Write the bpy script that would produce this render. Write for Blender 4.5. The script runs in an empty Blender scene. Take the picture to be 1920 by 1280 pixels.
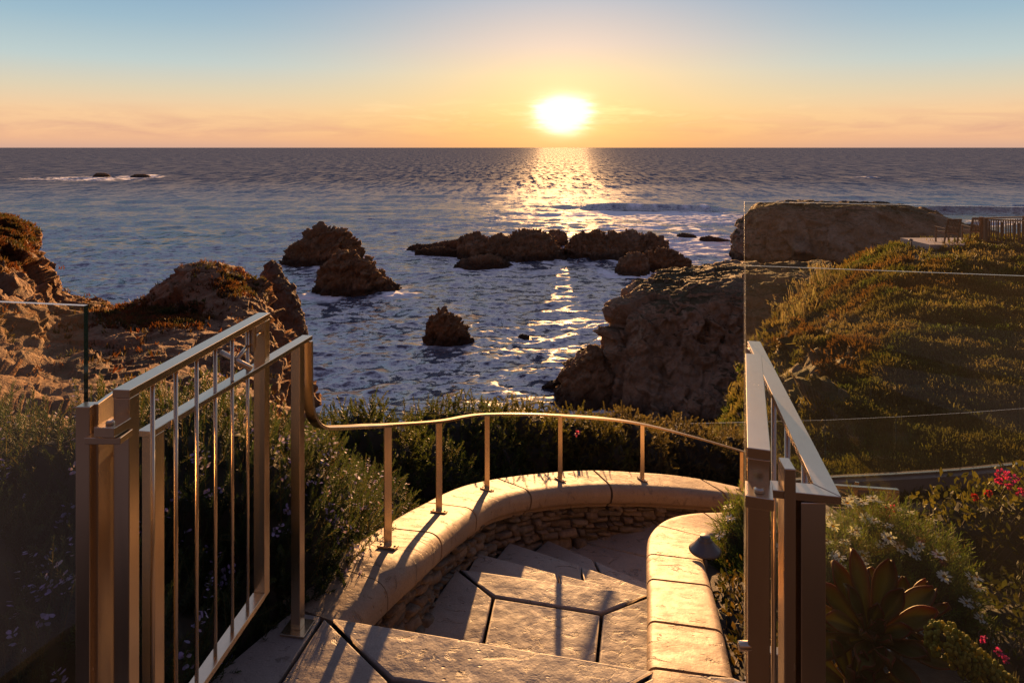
import bpy, bmesh, math, random
import numpy as np
from mathutils import Vector, Matrix

sc = bpy.context.scene
COL = sc.collection
EXPO = 2.0
EYE = 1.62
F = 1280.0
SEA_Z = EYE - 20.0
SUN_EL = math.radians(5.4)
SUN_AZ = math.radians(4.24)          # to the right of +Y


def at(px, py, D):
    return Vector(((px - 960) / F * D, D, EYE - (py - 277) / F * D))


def atn(px, py, D):
    px, py, D = np.broadcast_arrays(np.asarray(px, float), np.asarray(py, float), np.asarray(D, float))
    return np.stack([(px - 960) / F * D, D, EYE - (py - 277) / F * D], -1)


# ---------------------------------------------------------------- noise
_rs = np.random.RandomState(7)
_perm = _rs.permutation(256)
_perm = np.concatenate([_perm, _perm, _perm])
_g = _rs.normal(size=(256, 3)); _g /= np.linalg.norm(_g, axis=1)[:, None]


def pnoise(p):
    p = np.asarray(p, float)
    i = np.floor(p).astype(int); f = p - i
    i &= 255
    u = f * f * f * (f * (f * 6 - 15) + 10)
    out = 0
    for dx in (0, 1):
        wx = u[..., 0] if dx else 1 - u[..., 0]
        for dy in (0, 1):
            wy = u[..., 1] if dy else 1 - u[..., 1]
            for dz in (0, 1):
                wz = u[..., 2] if dz else 1 - u[..., 2]
                h = _perm[_perm[_perm[(i[..., 0] + dx) & 255] + ((i[..., 1] + dy) & 255)] + ((i[..., 2] + dz) & 255)]
                g = _g[h]
                d = g[..., 0] * (f[..., 0] - dx) + g[..., 1] * (f[..., 1] - dy) + g[..., 2] * (f[..., 2] - dz)
                out = out + wx * wy * wz * d
    return out * 1.6


def fbm(p, octv=4, gain=.5, lac=2.03, ridged=False):
    a, s, o = 1.0, 0, 0
    p = np.asarray(p, float)
    for k in range(octv):
        n = pnoise(p + 17.3 * k)
        if ridged:
            n = 1 - 2 * np.abs(n)
        o = o + a * n; s += a
        a *= gain; p = p * lac
    return o / s


def facet(p, seed=0):
    """broken rock: every point takes the tilted plane of its nearest jittered cell"""
    p = np.asarray(p, float); c0 = np.floor(p).astype(int); best = np.full(p.shape[:-1], 9e9); out = np.zeros(p.shape[:-1])
    for dx in (-1, 0, 1):
        for dy in (-1, 0, 1):
            for dz in (-1, 0, 1):
                c = c0 + np.array([dx, dy, dz])
                h = _perm[_perm[_perm[(c[..., 0] + seed) & 255] + (c[..., 1] & 255)] + (c[..., 2] & 255)]
                v = p - (c + .5 + .45 * _g[h]); d = (v * v).sum(-1); k = d < best
                val = _g[(h + 91) & 255][..., 0] * .7 + (v * _g[(h + 37) & 255]).sum(-1)
                best = np.where(k, d, best); out = np.where(k, val, out)
    return out


# ---------------------------------------------------------------- object helpers
def mesh_obj(name, V, Fc, mat, parent=None, smooth=True, col=None, loc=None):
    """V (n,3) array, Fc list of lists or (m,4)/(m,3) array, or a list of such arrays"""
    me = bpy.data.meshes.new(name)
    V = np.asarray(V, np.float32).reshape(-1, 3)
    if loc is not None:
        V = V - np.asarray(loc, np.float32)
    if isinstance(Fc, np.ndarray):
        Fc = [Fc]
    if len(Fc) and isinstance(Fc[0], np.ndarray) and Fc[0].ndim == 2:
        loops = np.concatenate([f.reshape(-1) for f in Fc])
        sizes = np.concatenate([np.full(len(f), f.shape[1]) for f in Fc])
    else:
        loops = np.array([i for f in Fc for i in f], dtype=np.int64)
        sizes = np.array([len(f) for f in Fc], dtype=np.int64)
    starts = np.concatenate([[0], np.cumsum(sizes)[:-1]])
    me.vertices.add(len(V)); me.vertices.foreach_set('co', V.ravel())
    me.loops.add(len(loops)); me.loops.foreach_set('vertex_index', loops.astype(np.int32))
    me.polygons.add(len(sizes))
    me.polygons.foreach_set('loop_start', starts.astype(np.int32))
    try:
        me.polygons.foreach_set('loop_total', sizes.astype(np.int32))
    except Exception:
        pass
    me.polygons.foreach_set('use_smooth', np.full(len(sizes), bool(smooth)))
    if col is not None:
        a = me.color_attributes.new('col', 'FLOAT_COLOR', 'POINT')
        c = np.ones((len(V), 4), np.float32); c[:, :3] = col
        a.data.foreach_set('color', c.ravel())
    me.update(calc_edges=True); me.validate()
    for m in (mat if isinstance(mat, (list, tuple)) else [mat]):
        me.materials.append(m)
    o = bpy.data.objects.new(name, me); COL.objects.link(o)
    if loc is not None:
        o.location = loc
    if parent is not None:
        o.parent = parent
    return o


def tag(o, label=None, cat=None, group=None, kind=None):
    if label: o['label'] = label
    if cat: o['category'] = cat
    if group: o['group'] = group
    if kind: o['kind'] = kind
    return o


def thing(name, label, cat, loc=(0, 0, 0), rz=0, group=None):
    o = bpy.data.objects.new(name, None); COL.objects.link(o)
    o.empty_display_size = .1
    o.location = loc; o.rotation_euler = (0, 0, rz)
    return tag(o, label, cat, group)


class MB:
    def __init__(s):
        s.v = []; s.f = []

    def add(s, V, Fc):
        b = len(s.v)
        s.v.extend([tuple(map(float, v)) for v in V])
        s.f.extend([[b + i for i in f] for f in Fc])
        return s

    def box(s, c, size, M=None):
        hx, hy, hz = [k / 2 for k in size]
        V = [Vector((x, y, z)) for x in (-hx, hx) for y in (-hy, hy) for z in (-hz, hz)]
        if M is not None:
            V = [M @ v for v in V]
        c = Vector(c)
        return s.add([c + v for v in V], [[0, 1, 3, 2], [4, 6, 7, 5], [0, 4, 5, 1], [2, 3, 7, 6], [0, 2, 6, 4], [1, 5, 7, 3]])

    def bar(s, p0, p1, w, h, up=(0, 0, 1)):
        """box from p0 to p1; w across (horizontal), h along up; p0,p1 on its centre line"""
        p0, p1 = Vector(p0), Vector(p1)
        t = (p1 - p0).normalized(); r = t.cross(Vector(up)).normalized(); u = r.cross(t)
        V = []
        for p in (p0, p1):
            for a, b in ((-1, -1), (1, -1), (1, 1), (-1, 1)):
                V.append(p + r * a * w / 2 + u * b * h / 2)
        return s.add(V, [[3, 2, 1, 0], [4, 5, 6, 7], [0, 1, 5, 4], [1, 2, 6, 5], [2, 3, 7, 6], [3, 0, 4, 7]])

    def tube(s, pts, r, n=8, cap=True):
        pts = [Vector(p) for p in pts]; rr = r if isinstance(r, (list, tuple)) else [r] * len(pts)
        rings = []
        for i, p in enumerate(pts):
            t = (pts[min(i + 1, len(pts) - 1)] - pts[max(i - 1, 0)]).normalized()
            a = t.cross(Vector((0, 0, 1)) if abs(t.z) < .9 else Vector((1, 0, 0))).normalized(); b = a.cross(t)
            rings.append([p + (a * math.cos(2 * math.pi * k / n) + b * math.sin(2 * math.pi * k / n)) * rr[i] for k in range(n)])
        V = [v for q in rings for v in q]
        Fc = [[i * n + k, i * n + (k + 1) % n, (i + 1) * n + (k + 1) % n, (i + 1) * n + k] for i in range(len(pts) - 1) for k in range(n)]
        if cap:
            Fc += [list(range(n))[::-1], [(len(pts) - 1) * n + k for k in range(n)]]
        return s.add(V, Fc)

    def lathe(s, prof, c, n=24):
        c = Vector(c)
        V = [c + Vector((r * math.cos(2 * math.pi * k / n), r * math.sin(2 * math.pi * k / n), z)) for r, z in prof for k in range(n)]
        Fc = [[i * n + k, i * n + (k + 1) % n, (i + 1) * n + (k + 1) % n, (i + 1) * n + k] for i in range(len(prof) - 1) for k in range(n)]
        Fc += [list(range(n))[::-1], [(len(prof) - 1) * n + k for k in range(n)]]
        return s.add(V, Fc)

    def build(s, name, mat, parent=None, bevel=0, seg=2, smooth=False):
        o = mesh_obj(name, np.array(s.v), s.f, mat, parent, smooth=smooth or bevel > 0)
        bm = bmesh.new(); bm.from_mesh(o.data); bmesh.ops.recalc_face_normals(bm, faces=bm.faces); bm.to_mesh(o.data); bm.free()
        if bevel > 0:
            m = o.modifiers.new('bev', 'BEVEL'); m.width = bevel; m.segments = seg; m.limit_method = 'ANGLE'; m.angle_limit = math.radians(35)
            m.harden_normals = True
        return o


# ---------------------------------------------------------------- materials
def new_mat(name):
    m = bpy.data.materials.new(name); m.use_nodes = True
    nt = m.node_tree; nt.nodes.clear()
    out = nt.nodes.new('ShaderNodeOutputMaterial')
    return m, nt, out


class NT:
    def __init__(s, nt): s.nt = nt
    def n(s, typ, **kw):
        x = s.nt.nodes.new(typ)
        for k, v in kw.items():
            if k.startswith('i_'):
                k2 = k[2:]
                x.inputs[int(k2) if k2.isdigit() else k2.replace('_', ' ')].default_value = v
            else:
                setattr(x, k, v)
        return x
    def l(s, a, b): s.nt.links.new(a, b)
    def co(s, kind='Object'):
        return s.n('ShaderNodeTexCoord').outputs[kind]
    def geo(s, k): return s.n('ShaderNodeNewGeometry').outputs[k]
    def noise(s, vec, scale, detail=4, rough=.55, dist=0, typ='FBM'):
        x = s.n('ShaderNodeTexNoise'); x.noise_type = typ
        x.inputs['Scale'].default_value = scale; x.inputs['Detail'].default_value = detail
        x.inputs['Roughness'].default_value = rough; x.inputs['Distortion'].default_value = dist
        s.l(vec, x.inputs['Vector']); return x.outputs[0]
    def voro(s, vec, scale, feature='F1', out=0, rnd=1):
        x = s.n('ShaderNodeTexVoronoi', feature=feature); x.inputs['Scale'].default_value = scale
        x.inputs['Randomness'].default_value = rnd
        s.l(vec, x.inputs['Vector']); return x.outputs[out]
    def map(s, vec, scale=(1, 1, 1), rot=(0, 0, 0), loc=(0, 0, 0)):
        x = s.n('ShaderNodeMapping'); x.inputs['Scale'].default_value = scale; x.inputs['Rotation'].default_value = rot
        x.inputs['Location'].default_value = loc
        s.l(vec, x.inputs['Vector']); return x.outputs[0]
    def ramp(s, fac, stops, interp='LINEAR'):
        x = s.n('ShaderNodeValToRGB'); cr = x.color_ramp; cr.interpolation = interp
        while len(cr.elements) < len(stops): cr.elements.new(.5)
        for e, (p, c) in zip(cr.elements, stops):
            e.position = p; e.color = (*c, 1) if not isinstance(c, (int, float)) else (c, c, c, 1)
        s.l(fac, x.inputs[0]); return x.outputs[0]
    def math(s, op, a, b=None, clamp=False, c=None):
        x = s.n('ShaderNodeMath', operation=op, use_clamp=clamp)
        for k, v in enumerate((a, b, c)):
            if v is None: continue
            if isinstance(v, (int, float)): x.inputs[k].default_value = v
            else: s.l(v, x.inputs[k])
        return x.outputs[0]
    def mix(s, fac, a, b, blend='MIX'):
        x = s.n('ShaderNodeMix', data_type='RGBA', blend_type=blend)
        for k, v in ((0, fac), (6, a), (7, b)):
            if isinstance(v, (int, float)): x.inputs[k].default_value = v
            elif isinstance(v, tuple): x.inputs[k].default_value = (*v, 1)
            else: s.l(v, x.inputs[k])
        return x.outputs[2]
    def bump(s, h, strength, dist, normal=None):
        x = s.n('ShaderNodeBump'); x.inputs['Strength'].default_value = strength; x.inputs['Distance'].default_value = dist
        s.l(h, x.inputs['Height'])
        if normal is not None: s.l(normal, x.inputs['Normal'])
        return x.outputs[0]
    def attr(s, name='col'):
        return s.n('ShaderNodeAttribute', attribute_name=name).outputs['Color']
    def sep(s, v):
        x = s.n('ShaderNodeSeparateXYZ'); s.l(v, x.inputs[0]); return x.outputs


def principled(N, out, base, rough=.7, metal=0, normal=None, spec=.5, **kw):
    p = N.n('ShaderNodeBsdfPrincipled')
    for k, v in (('Base Color', base), ('Roughness', rough), ('Metallic', metal), ('Specular IOR Level', spec)):
        if isinstance(v, (int, float)): p.inputs[k].default_value = v
        elif isinstance(v, tuple): p.inputs[k].default_value = (*v, 1)
        else: N.l(v, p.inputs[k])
    for k, v in kw.items():
        p.inputs[k.replace('_', ' ')].default_value = v
    if normal is not None: N.l(normal, p.inputs['Normal'])
    if out is not None: N.l(p.outputs[0], out.inputs[0])
    return p


def m_stone(name, tint=(1, 1, 1), pit=1.0):
    m, nt, out = new_mat(name); N = NT(nt); c = N.geo('Position')
    big = N.noise(c, 2.2, 4, .6); med = N.noise(c, 14, 5, .65); fine = N.noise(c, 160, 3, .6)
    col = N.ramp(big, [(.3, (.175, .142, .118)), (.5, (.25, .207, .17)), (.7, (.325, .272, .222))])
    col = N.mix(N.math('MULTIPLY', N.ramp(med, [(.35, 0), (.75, 1)]), .45), col, (.25, .20, .16))
    col = N.mix(.25, col, N.ramp(fine, [(.3, (.22, .17, .12)), (.7, (.6, .5, .4))]))
    stain = N.ramp(N.noise(c, 1.6, 6, .72, .8), [(.45, 0), (.68, 1)])
    col = N.mix(N.math('MULTIPLY', stain, .4), col, (.2, .15, .11))
    col = N.mix(1, col, tint, 'MULTIPLY')
    # travertine style pits and short drag marks
    w = N.map(c, (1, 1.7, 1), (0, 0, .35))
    pitn = N.noise(w, 9, 6, .62, 1.2)
    pits = N.ramp(pitn, [(.30, 0), (.41, 1)])
    spots = N.ramp(N.voro(N.map(c, (1, 1.4, 1), (0, 0, .5)), 26), [(.06, 0), (.20, 1)])
    gate = N.ramp(N.noise(c, 3.3, 3, .5), [(.52, 0), (.62, 1)])
    spots = N.mix(gate, (1, 1, 1), spots)
    h = N.math('ADD', N.math('MULTIPLY', pits, .6 * pit), N.math('MULTIPLY', N.sep(spots)[0], .5 * pit))
    h = N.math('ADD', h, N.math('MULTIPLY', med, .30)); h = N.math('ADD', h, N.math('MULTIPLY', fine, .035))
    h = N.math('ADD', h, N.math('MULTIPLY', N.noise(c, 6, 2, .5), .6))
    h = N.math('ADD', h, N.math('MULTIPLY', big, .8))
    col = N.mix(N.math('MULTIPLY', N.math('SUBTRACT', 1, pits), .35), col, (.16, .12, .09))
    principled(N, out, col, N.ramp(med, [(.3, .55), (.7, .75)]), normal=N.bump(h, .75, .016), spec=.35)
    return m


def m_rough_stone(name):
    m, nt, out = new_mat(name); N = NT(nt); c = N.geo('Position')
    a = N.attr('col')
    med = N.noise(c, 22, 5, .65)
    col = N.mix(.55, a, N.ramp(med, [(.3, (.06, .045, .035)), (.7, (.28, .215, .155))]))
    principled(N, out, col, .8, normal=N.bump(N.noise(c, 45, 6, .7), .9, .02), spec=.3)
    return m


def m_plain(name, colr, rough=.7, metal=0, var=.25, scale=8, bump=0, spec=.5):
    m, nt, out = new_mat(name); N = NT(nt); c = N.geo('Position')
    n = N.noise(c, scale, 5, .6)
    col = N.mix(n, tuple(k * (1 - var) for k in colr), tuple(min(1, k * (1 + var)) for k in colr))
    principled(N, out, col, rough, metal, N.bump(n, bump, .02) if bump else None, spec)
    return m


def m_steel(name):
    m, nt, out = new_mat(name); N = NT(nt); c = N.geo('Position')
    blot = N.noise(c, 4, 4, .6)
    brush = N.noise(N.map(c, (120, 120, 3)), 1, 3, .6)
    drip = N.noise(N.map(c, (30, 30, 2)), 1.5, 4, .6)
    col = N.mix(N.ramp(blot, [(.3, 0), (.8, 1)]), (.66, .525, .37), (.58, .45, .31))
    col = N.mix(N.math('MULTIPLY', N.ramp(drip, [(.52, 0), (.78, 1)]), .25), col, (.36, .27, .20))
    r = N.math('ADD', .20, N.math('MULTIPLY', blot, .08))
    r = N.math('ADD', r, N.math('MULTIPLY', brush, .03))
    principled(N, out, col, r, 1.0)
    return m


def m_leaf(name, trans=.42, rough=.62, spec=.12, tint=(1, 1, 1)):
    """leaf colour comes from the mesh's own per leaf colour"""
    m, nt, out = new_mat(name); N = NT(nt)
    a = N.mix(1, N.attr('col'), tint, 'MULTIPLY')
    p = principled(N, None, a, rough, spec=spec)
    t = N.n('ShaderNodeBsdfTranslucent'); N.l(N.mix(1, a, (1.2, 1.25, .65), 'MULTIPLY'), t.inputs[0])
    mx = N.n('ShaderNodeMixShader'); mx.inputs[0].default_value = trans
    N.l(p.outputs[0], mx.inputs[1]); N.l(t.outputs[0], mx.inputs[2]); N.l(mx.outputs[0], out.inputs[0])
    return m


def m_glass():
    m, nt, out = new_mat('clear_glass'); N = NT(nt)
    tr = N.n('ShaderNodeBsdfTransparent'); tr.inputs[0].default_value = (.93, .94, .91, 1)
    gl = N.n('ShaderNodeBsdfGlossy'); gl.inputs['Roughness'].default_value = 0.0
    fr = N.n('ShaderNodeFresnel'); fr.inputs[0].default_value = 1.5
    N.l(N.math('SUBTRACT', 1.5, N.math('MULTIPLY', N.geo('Backfacing'), 1.5 - 1 / 1.5)), fr.inputs[0])
    mx = N.n('ShaderNodeMixShader')
    N.l(N.math('MULTIPLY', fr.outputs[0], 1.0), mx.inputs[0]); N.l(tr.outputs[0], mx.inputs[1]); N.l(gl.outputs[0], mx.inputs[2])
    # salt film: a little dust on the pane scatters sunlight
    df = N.n('ShaderNodeBsdfTranslucent'); df.inputs[0].default_value = (.8, .75, .7, 1)
    m2 = N.n('ShaderNodeMixShader')
    film = N.noise(N.geo('Position'), 2.5, 5, .6)
    N.l(N.ramp(film, [(.3, .0003), (.75, .0016)]), m2.inputs[0])
    N.l(mx.outputs[0], m2.inputs[1]); N.l(df.outputs[0], m2.inputs[2]); N.l(m2.outputs[0], out.inputs[0])
    return m


def m_cliff(name, stops, veg=None, vegamt=0, vscale=.25, strata=(1, 1, 3), scl=1.0, vlo=.55, vhi=.8, spec=.2, tide=True):
    m, nt, out = new_mat(name); N = NT(nt); c = N.geo('Position')
    big = N.noise(N.map(c, strata), .22 * scl, 6, .65, .6)
    med = N.noise(c, 1.6 * scl, 6, .7)
    col = N.ramp(big, stops)
    col = N.mix(N.math('MULTIPLY', N.ramp(med, [(.35, 0), (.7, 1)]), .55), col, tuple(k * .42 for k in stops[1][1]))
    crack = N.ramp(N.voro(N.map(c, (1, 1, .7), (.3, .2, 0)), .55 * scl, 'DISTANCE_TO_EDGE'), [(.0, 0), (.07, 1)])
    h = N.math('ADD', N.math('MULTIPLY', med, 1.2), N.math('MULTIPLY', crack, .25))
    h = N.math('ADD', h, N.math('MULTIPLY', N.noise(c, 7 * scl, 4, .7), .35))
    if veg:
        nz = N.sep(N.geo('Normal'))[2]
        k = N.math('ADD', nz, N.math('MULTIPLY', N.math('SUBTRACT', N.noise(c, vscale, 5, .6), .5), 1.1))
        k = N.ramp(k, [(vlo, 0), (vhi, 1)])
        vc = N.ramp(N.noise(c, 1.3, 5, .75), veg)
        col = N.mix(N.math('MULTIPLY', k, vegamt), col, vc)
    if tide:
        zz = N.math('ADD', N.sep(c)[2], N.math('MULTIPLY', N.noise(c, .6, 4, .6), 1.6))
        wet = N.ramp(N.math('MULTIPLY', N.math('SUBTRACT', zz, SEA_Z), .2), [(.30, 1), (.48, 0)])
        col = N.mix(N.math('MULTIPLY', wet, .75), col, (.022, .020, .016))
    principled(N, out, col, .85, normal=N.bump(h, .9, .35 / scl), spec=spec)
    return m


STEEL = m_steel('brushed_steel')
STONE = m_stone('cast_stone')
COPE = m_stone('coping_stone', (.95, .80, .615), 1.1)
JOINT = m_plain('joint_mortar', (.035, .027, .02), .95)
WALLST = m_rough_stone('stacked_stone')
GLASS = m_glass()
EDGE = m_plain('glass_edge', (.004, .035, .022), .15, spec=.8)
EDGEB = m_plain('glass_edge_pale', (.62, .60, .52), .25, spec=.8, var=.1)
SOIL = m_plain('soil', (.035, .024, .016), .95, var=.5, scale=12, bump=.8)
LEAF = m_leaf('leaf')
NEEDLE = m_leaf('needle_leaf', .42, .6)
PETAL = m_leaf('petal', .45, .6, .1)
WOOD = m_plain('weathered_wood', (.20, .13, .085), .75, var=.35, scale=30)
BRONZE = m_plain('dark_bronze', (.12, .105, .10), .38, .6, var=.3)


# ---------------------------------------------------------------- world, sun, camera
def srgb(r, g, b):
    f = lambda c: (c / 255 / 12.92 if c / 255 < .04045 else ((c / 255 + .055) / 1.055) ** 2.4)
    return tuple(f(k) for k in (r, g, b))


def build_world():
    w = bpy.data.worlds.new('World'); sc.world = w; w.use_nodes = True
    nt = w.node_tree; nt.nodes.clear(); N = NT(nt)
    out = N.n('ShaderNodeOutputWorld')
    d = N.co('Generated')
    x, y, z = N.sep(d)
    el = N.math('ARCSINE', z)                                   # radians
    az = N.math('ARCTAN2', x, y)
    eld = N.math('DIVIDE', N.math('MAXIMUM', el, 0), math.radians(90))

    def R(pts):
        return [(e / 90, srgb(*c)) for e, c in pts]
    away = N.ramp(eld, R([(0, (206, 160, 132)), (.8, (238, 180, 128)), (2.6, (243, 198, 142)), (4.4, (218, 203, 168)), (6.5, (184, 200, 195)),
                          (9.5, (148, 180, 193)), (12.5, (118, 160, 188)), (22, (150, 166, 192)), (45, (132, 136, 168)), (90, (60, 64, 100))]))
    toward = N.ramp(eld, R([(0, (248, 172, 84)), (.7, (253, 184, 90)), (1.6, (255, 198, 102)), (3, (255, 210, 124)), (6, (250, 216, 155)), (8.5, (228, 205, 182)),
                            (12.5, (178, 184, 192)), (22, (188, 182, 194)), (45, (142, 142, 170)), (90, (60, 64, 100))]))
    da = N.math('DIVIDE', N.math('SUBTRACT', az, SUN_AZ), math.radians(17))
    g = N.math('EXPONENT', N.math('MULTIPLY', N.math('MULTIPLY', da, da), -1))
    col = N.mix(g, away, toward)
    # the sky behind, opposite the sun
    back = N.ramp(eld, R([(0, (86, 74, 82)), (8, (98, 84, 92)), (20, (82, 80, 102)), (45, (70, 74, 104)), (90, (60, 64, 100))]))
    col = N.mix(N.ramp(y, [(.25, 1), (.62, 0)]), col, back)
    # thin cloud bank above the horizon
    cv = N.n('ShaderNodeCombineXYZ'); N.l(N.math('MULTIPLY', az, 9), cv.inputs[0]); N.l(N.math('MULTIPLY', el, 60), cv.inputs[1])
    cn = N.noise(cv.outputs[0], 1.0, 7, .62, .4)
    band = N.math('MULTIPLY', N.ramp(eld, [(.4 / 90, 0), (1.2 / 90, 1), (2.0 / 90, .8), (3.4 / 90, 0)]), N.ramp(cn, [(.42, 0), (.7, 1)]))
    col = N.mix(N.math('MULTIPLY', band, .7), col, N.mix(g, srgb(206, 150, 122), srgb(246, 172, 92)))
    wisp = N.math('MULTIPLY', N.ramp(eld, [(1.2 / 90, 0), (2.4 / 90, 1), (4.2 / 90, 0)]), N.ramp(cn, [(.52, 0), (.70, 1)]))
    # aureole of the sun behind the veil of cloud
    dx = N.math('SUBTRACT', az, SUN_AZ); dy = N.math('SUBTRACT', el, math.radians(2.75))
    cn2 = N.math('MULTIPLY', N.math('SUBTRACT', N.noise(cv.outputs[0], 1.6, 6, .6), .5), math.radians(3.4))
    rx = N.math('DIVIDE', N.math('ADD', dx, cn2), math.radians(1.52)); ry = N.math('DIVIDE', dy, math.radians(1.02))
    r2 = N.math('ADD', N.math('MULTIPLY', rx, rx), N.math('MULTIPLY', ry, ry))
    core = N.math('EXPONENT', N.math('MULTIPLY', r2, -1))
    rr = N.math('SQRT', N.math('ADD', N.math('MULTIPLY', dx, dx), N.math('MULTIPLY', dy, dy)))
    wide = N.math('EXPONENT', N.math('DIVIDE', rr, -math.radians(4.0)))
    wide2 = N.math('EXPONENT', N.math('DIVIDE', rr, -math.radians(11)))

    def scaled(c, f):
        v = N.n('ShaderNodeVectorMath', operation='SCALE'); v.inputs[0].default_value = c; N.l(f, v.inputs['Scale']); return v.outputs[0]

    def addv(a, b):
        v = N.n('ShaderNodeVectorMath', operation='ADD'); N.l(a, v.inputs[0]); N.l(b, v.inputs[1]); return v.outputs[0]
    col = addv(col, scaled((5.0, 4.75, 4.2), core))
    col = addv(col, scaled((.38, .25, .11), wide))
    col = addv(col, scaled((.06, .025, .005), wide2))
    col = addv(col, scaled((.42, .30, .14), N.math('MULTIPLY', wisp, g)))
    bg = N.n('ShaderNodeBackground'); N.l(col, bg.inputs[0]); bg.inputs[1].default_value = 1 / 2 ** EXPO
    # physical sky: its even blue share of the dome
    ns = N.n('ShaderNodeTexSky'); ns.sky_type = 'NISHITA'; ns.sun_disc = False
    ns.sun_elevation = SUN_EL; ns.sun_rotation = SUN_AZ
    mn = N.n('ShaderNodeVectorMath', operation='MINIMUM'); N.l(ns.outputs[0], mn.inputs[0]); mn.inputs[1].default_value = (.25, .25, .35)
    bg2 = N.n('ShaderNodeBackground'); N.l(mn.outputs[0], bg2.inputs[0]); bg2.inputs[1].default_value = .05
    ad = N.n('ShaderNodeAddShader'); N.l(bg.outputs[0], ad.inputs[0]); N.l(bg2.outputs[0], ad.inputs[1])
    N.l(ad.outputs[0], out.inputs[0])


build_world()
sl = bpy.data.lights.new('sun', 'SUN'); sl.energy = 3.9; sl.angle = math.radians(.6); sl.color = (1.0, .52, .20)
so = bpy.data.objects.new('sun', sl); COL.objects.link(so)
sd = Vector((math.sin(SUN_AZ) * math.cos(SUN_EL), math.cos(SUN_AZ) * math.cos(SUN_EL), math.sin(SUN_EL)))
so.rotation_euler = sd.to_track_quat('Z', 'Y').to_euler()
so.location = (1, 10, 12)
cam = bpy.data.cameras.new('camera'); co = bpy.data.objects.new('camera', cam); COL.objects.link(co)
co.location = (0, 0, EYE); co.rotation_euler = (math.pi / 2, 0, math.radians(-.0)); cam.lens = 24; cam.sensor_width = 36
cam.shift_y = -363 / 1920; cam.clip_end = 200000; cam.clip_start = .05
sc.camera = co
vs = sc.view_settings
vs.view_transform = 'Standard'; vs.look = 'None'; vs.exposure = EXPO; vs.gamma = 1; vs.use_curve_mapping = False
sc.cycles.max_bounces = 8; sc.cycles.transparent_max_bounces = 24
sc.cycles.sample_clamp_indirect = 3; sc.cycles.sample_clamp_direct = .36
sc.cycles.use_denoising = True
sc.cycles.caustics_reflective = False


# ---------------------------------------------------------------- surface sheets
def catmull(A, n, axis=0):
    A = np.moveaxis(A, axis, 0); m = len(A)
    t = np.linspace(0, m - 1, n); i = np.clip(t.astype(int), 0, m - 2); f = (t - i).reshape(-1, *([1] * (A.ndim - 1)))
    p1, p2 = A[i], A[i + 1]
    p0 = np.where((i > 0).reshape(f.shape), A[np.maximum(i - 1, 0)], 2 * p1 - p2)
    p3 = np.where((i < m - 2).reshape(f.shape), A[np.minimum(i + 2, m - 1)], 2 * p2 - p1)
    r = .5 * (2 * p1 + (p2 - p0) * f + (2 * p0 - 5 * p1 + 4 * p2 - p3) * f ** 2 + (3 * p1 - p0 - 3 * p2 + p3) * f ** 3)
    return np.moveaxis(r, 0, axis)


def grid_faces(nr, nc):
    i = np.arange(nr - 1)[:, None] * nc + np.arange(nc - 1)[None]
    return np.stack([i, i + 1, i + nc + 1, i + nc], -1).reshape(-1, 4)


def grid_normals(G):
    du = np.gradient(G, axis=1); dv = np.gradient(G, axis=0)
    n = np.cross(du, dv); n /= np.linalg.norm(n, axis=-1, keepdims=True) + 1e-9
    return n


def sheet(ctrl, nr, nc, disp=None):
    G = catmull(catmull(np.asarray(ctrl, float), nr, 0), nc, 1)
    if disp is not None:
        n = grid_normals(G)
        G = disp(G, n)
    return G


def interp_rows(rows):
    """rows: list of (px list, y list, D list or number) with equal lengths"""
    return np.stack([atn(p, y, d) for p, y, d in rows])

# ================================================================ SEA
rng = np.random.RandomState(11)

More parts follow.
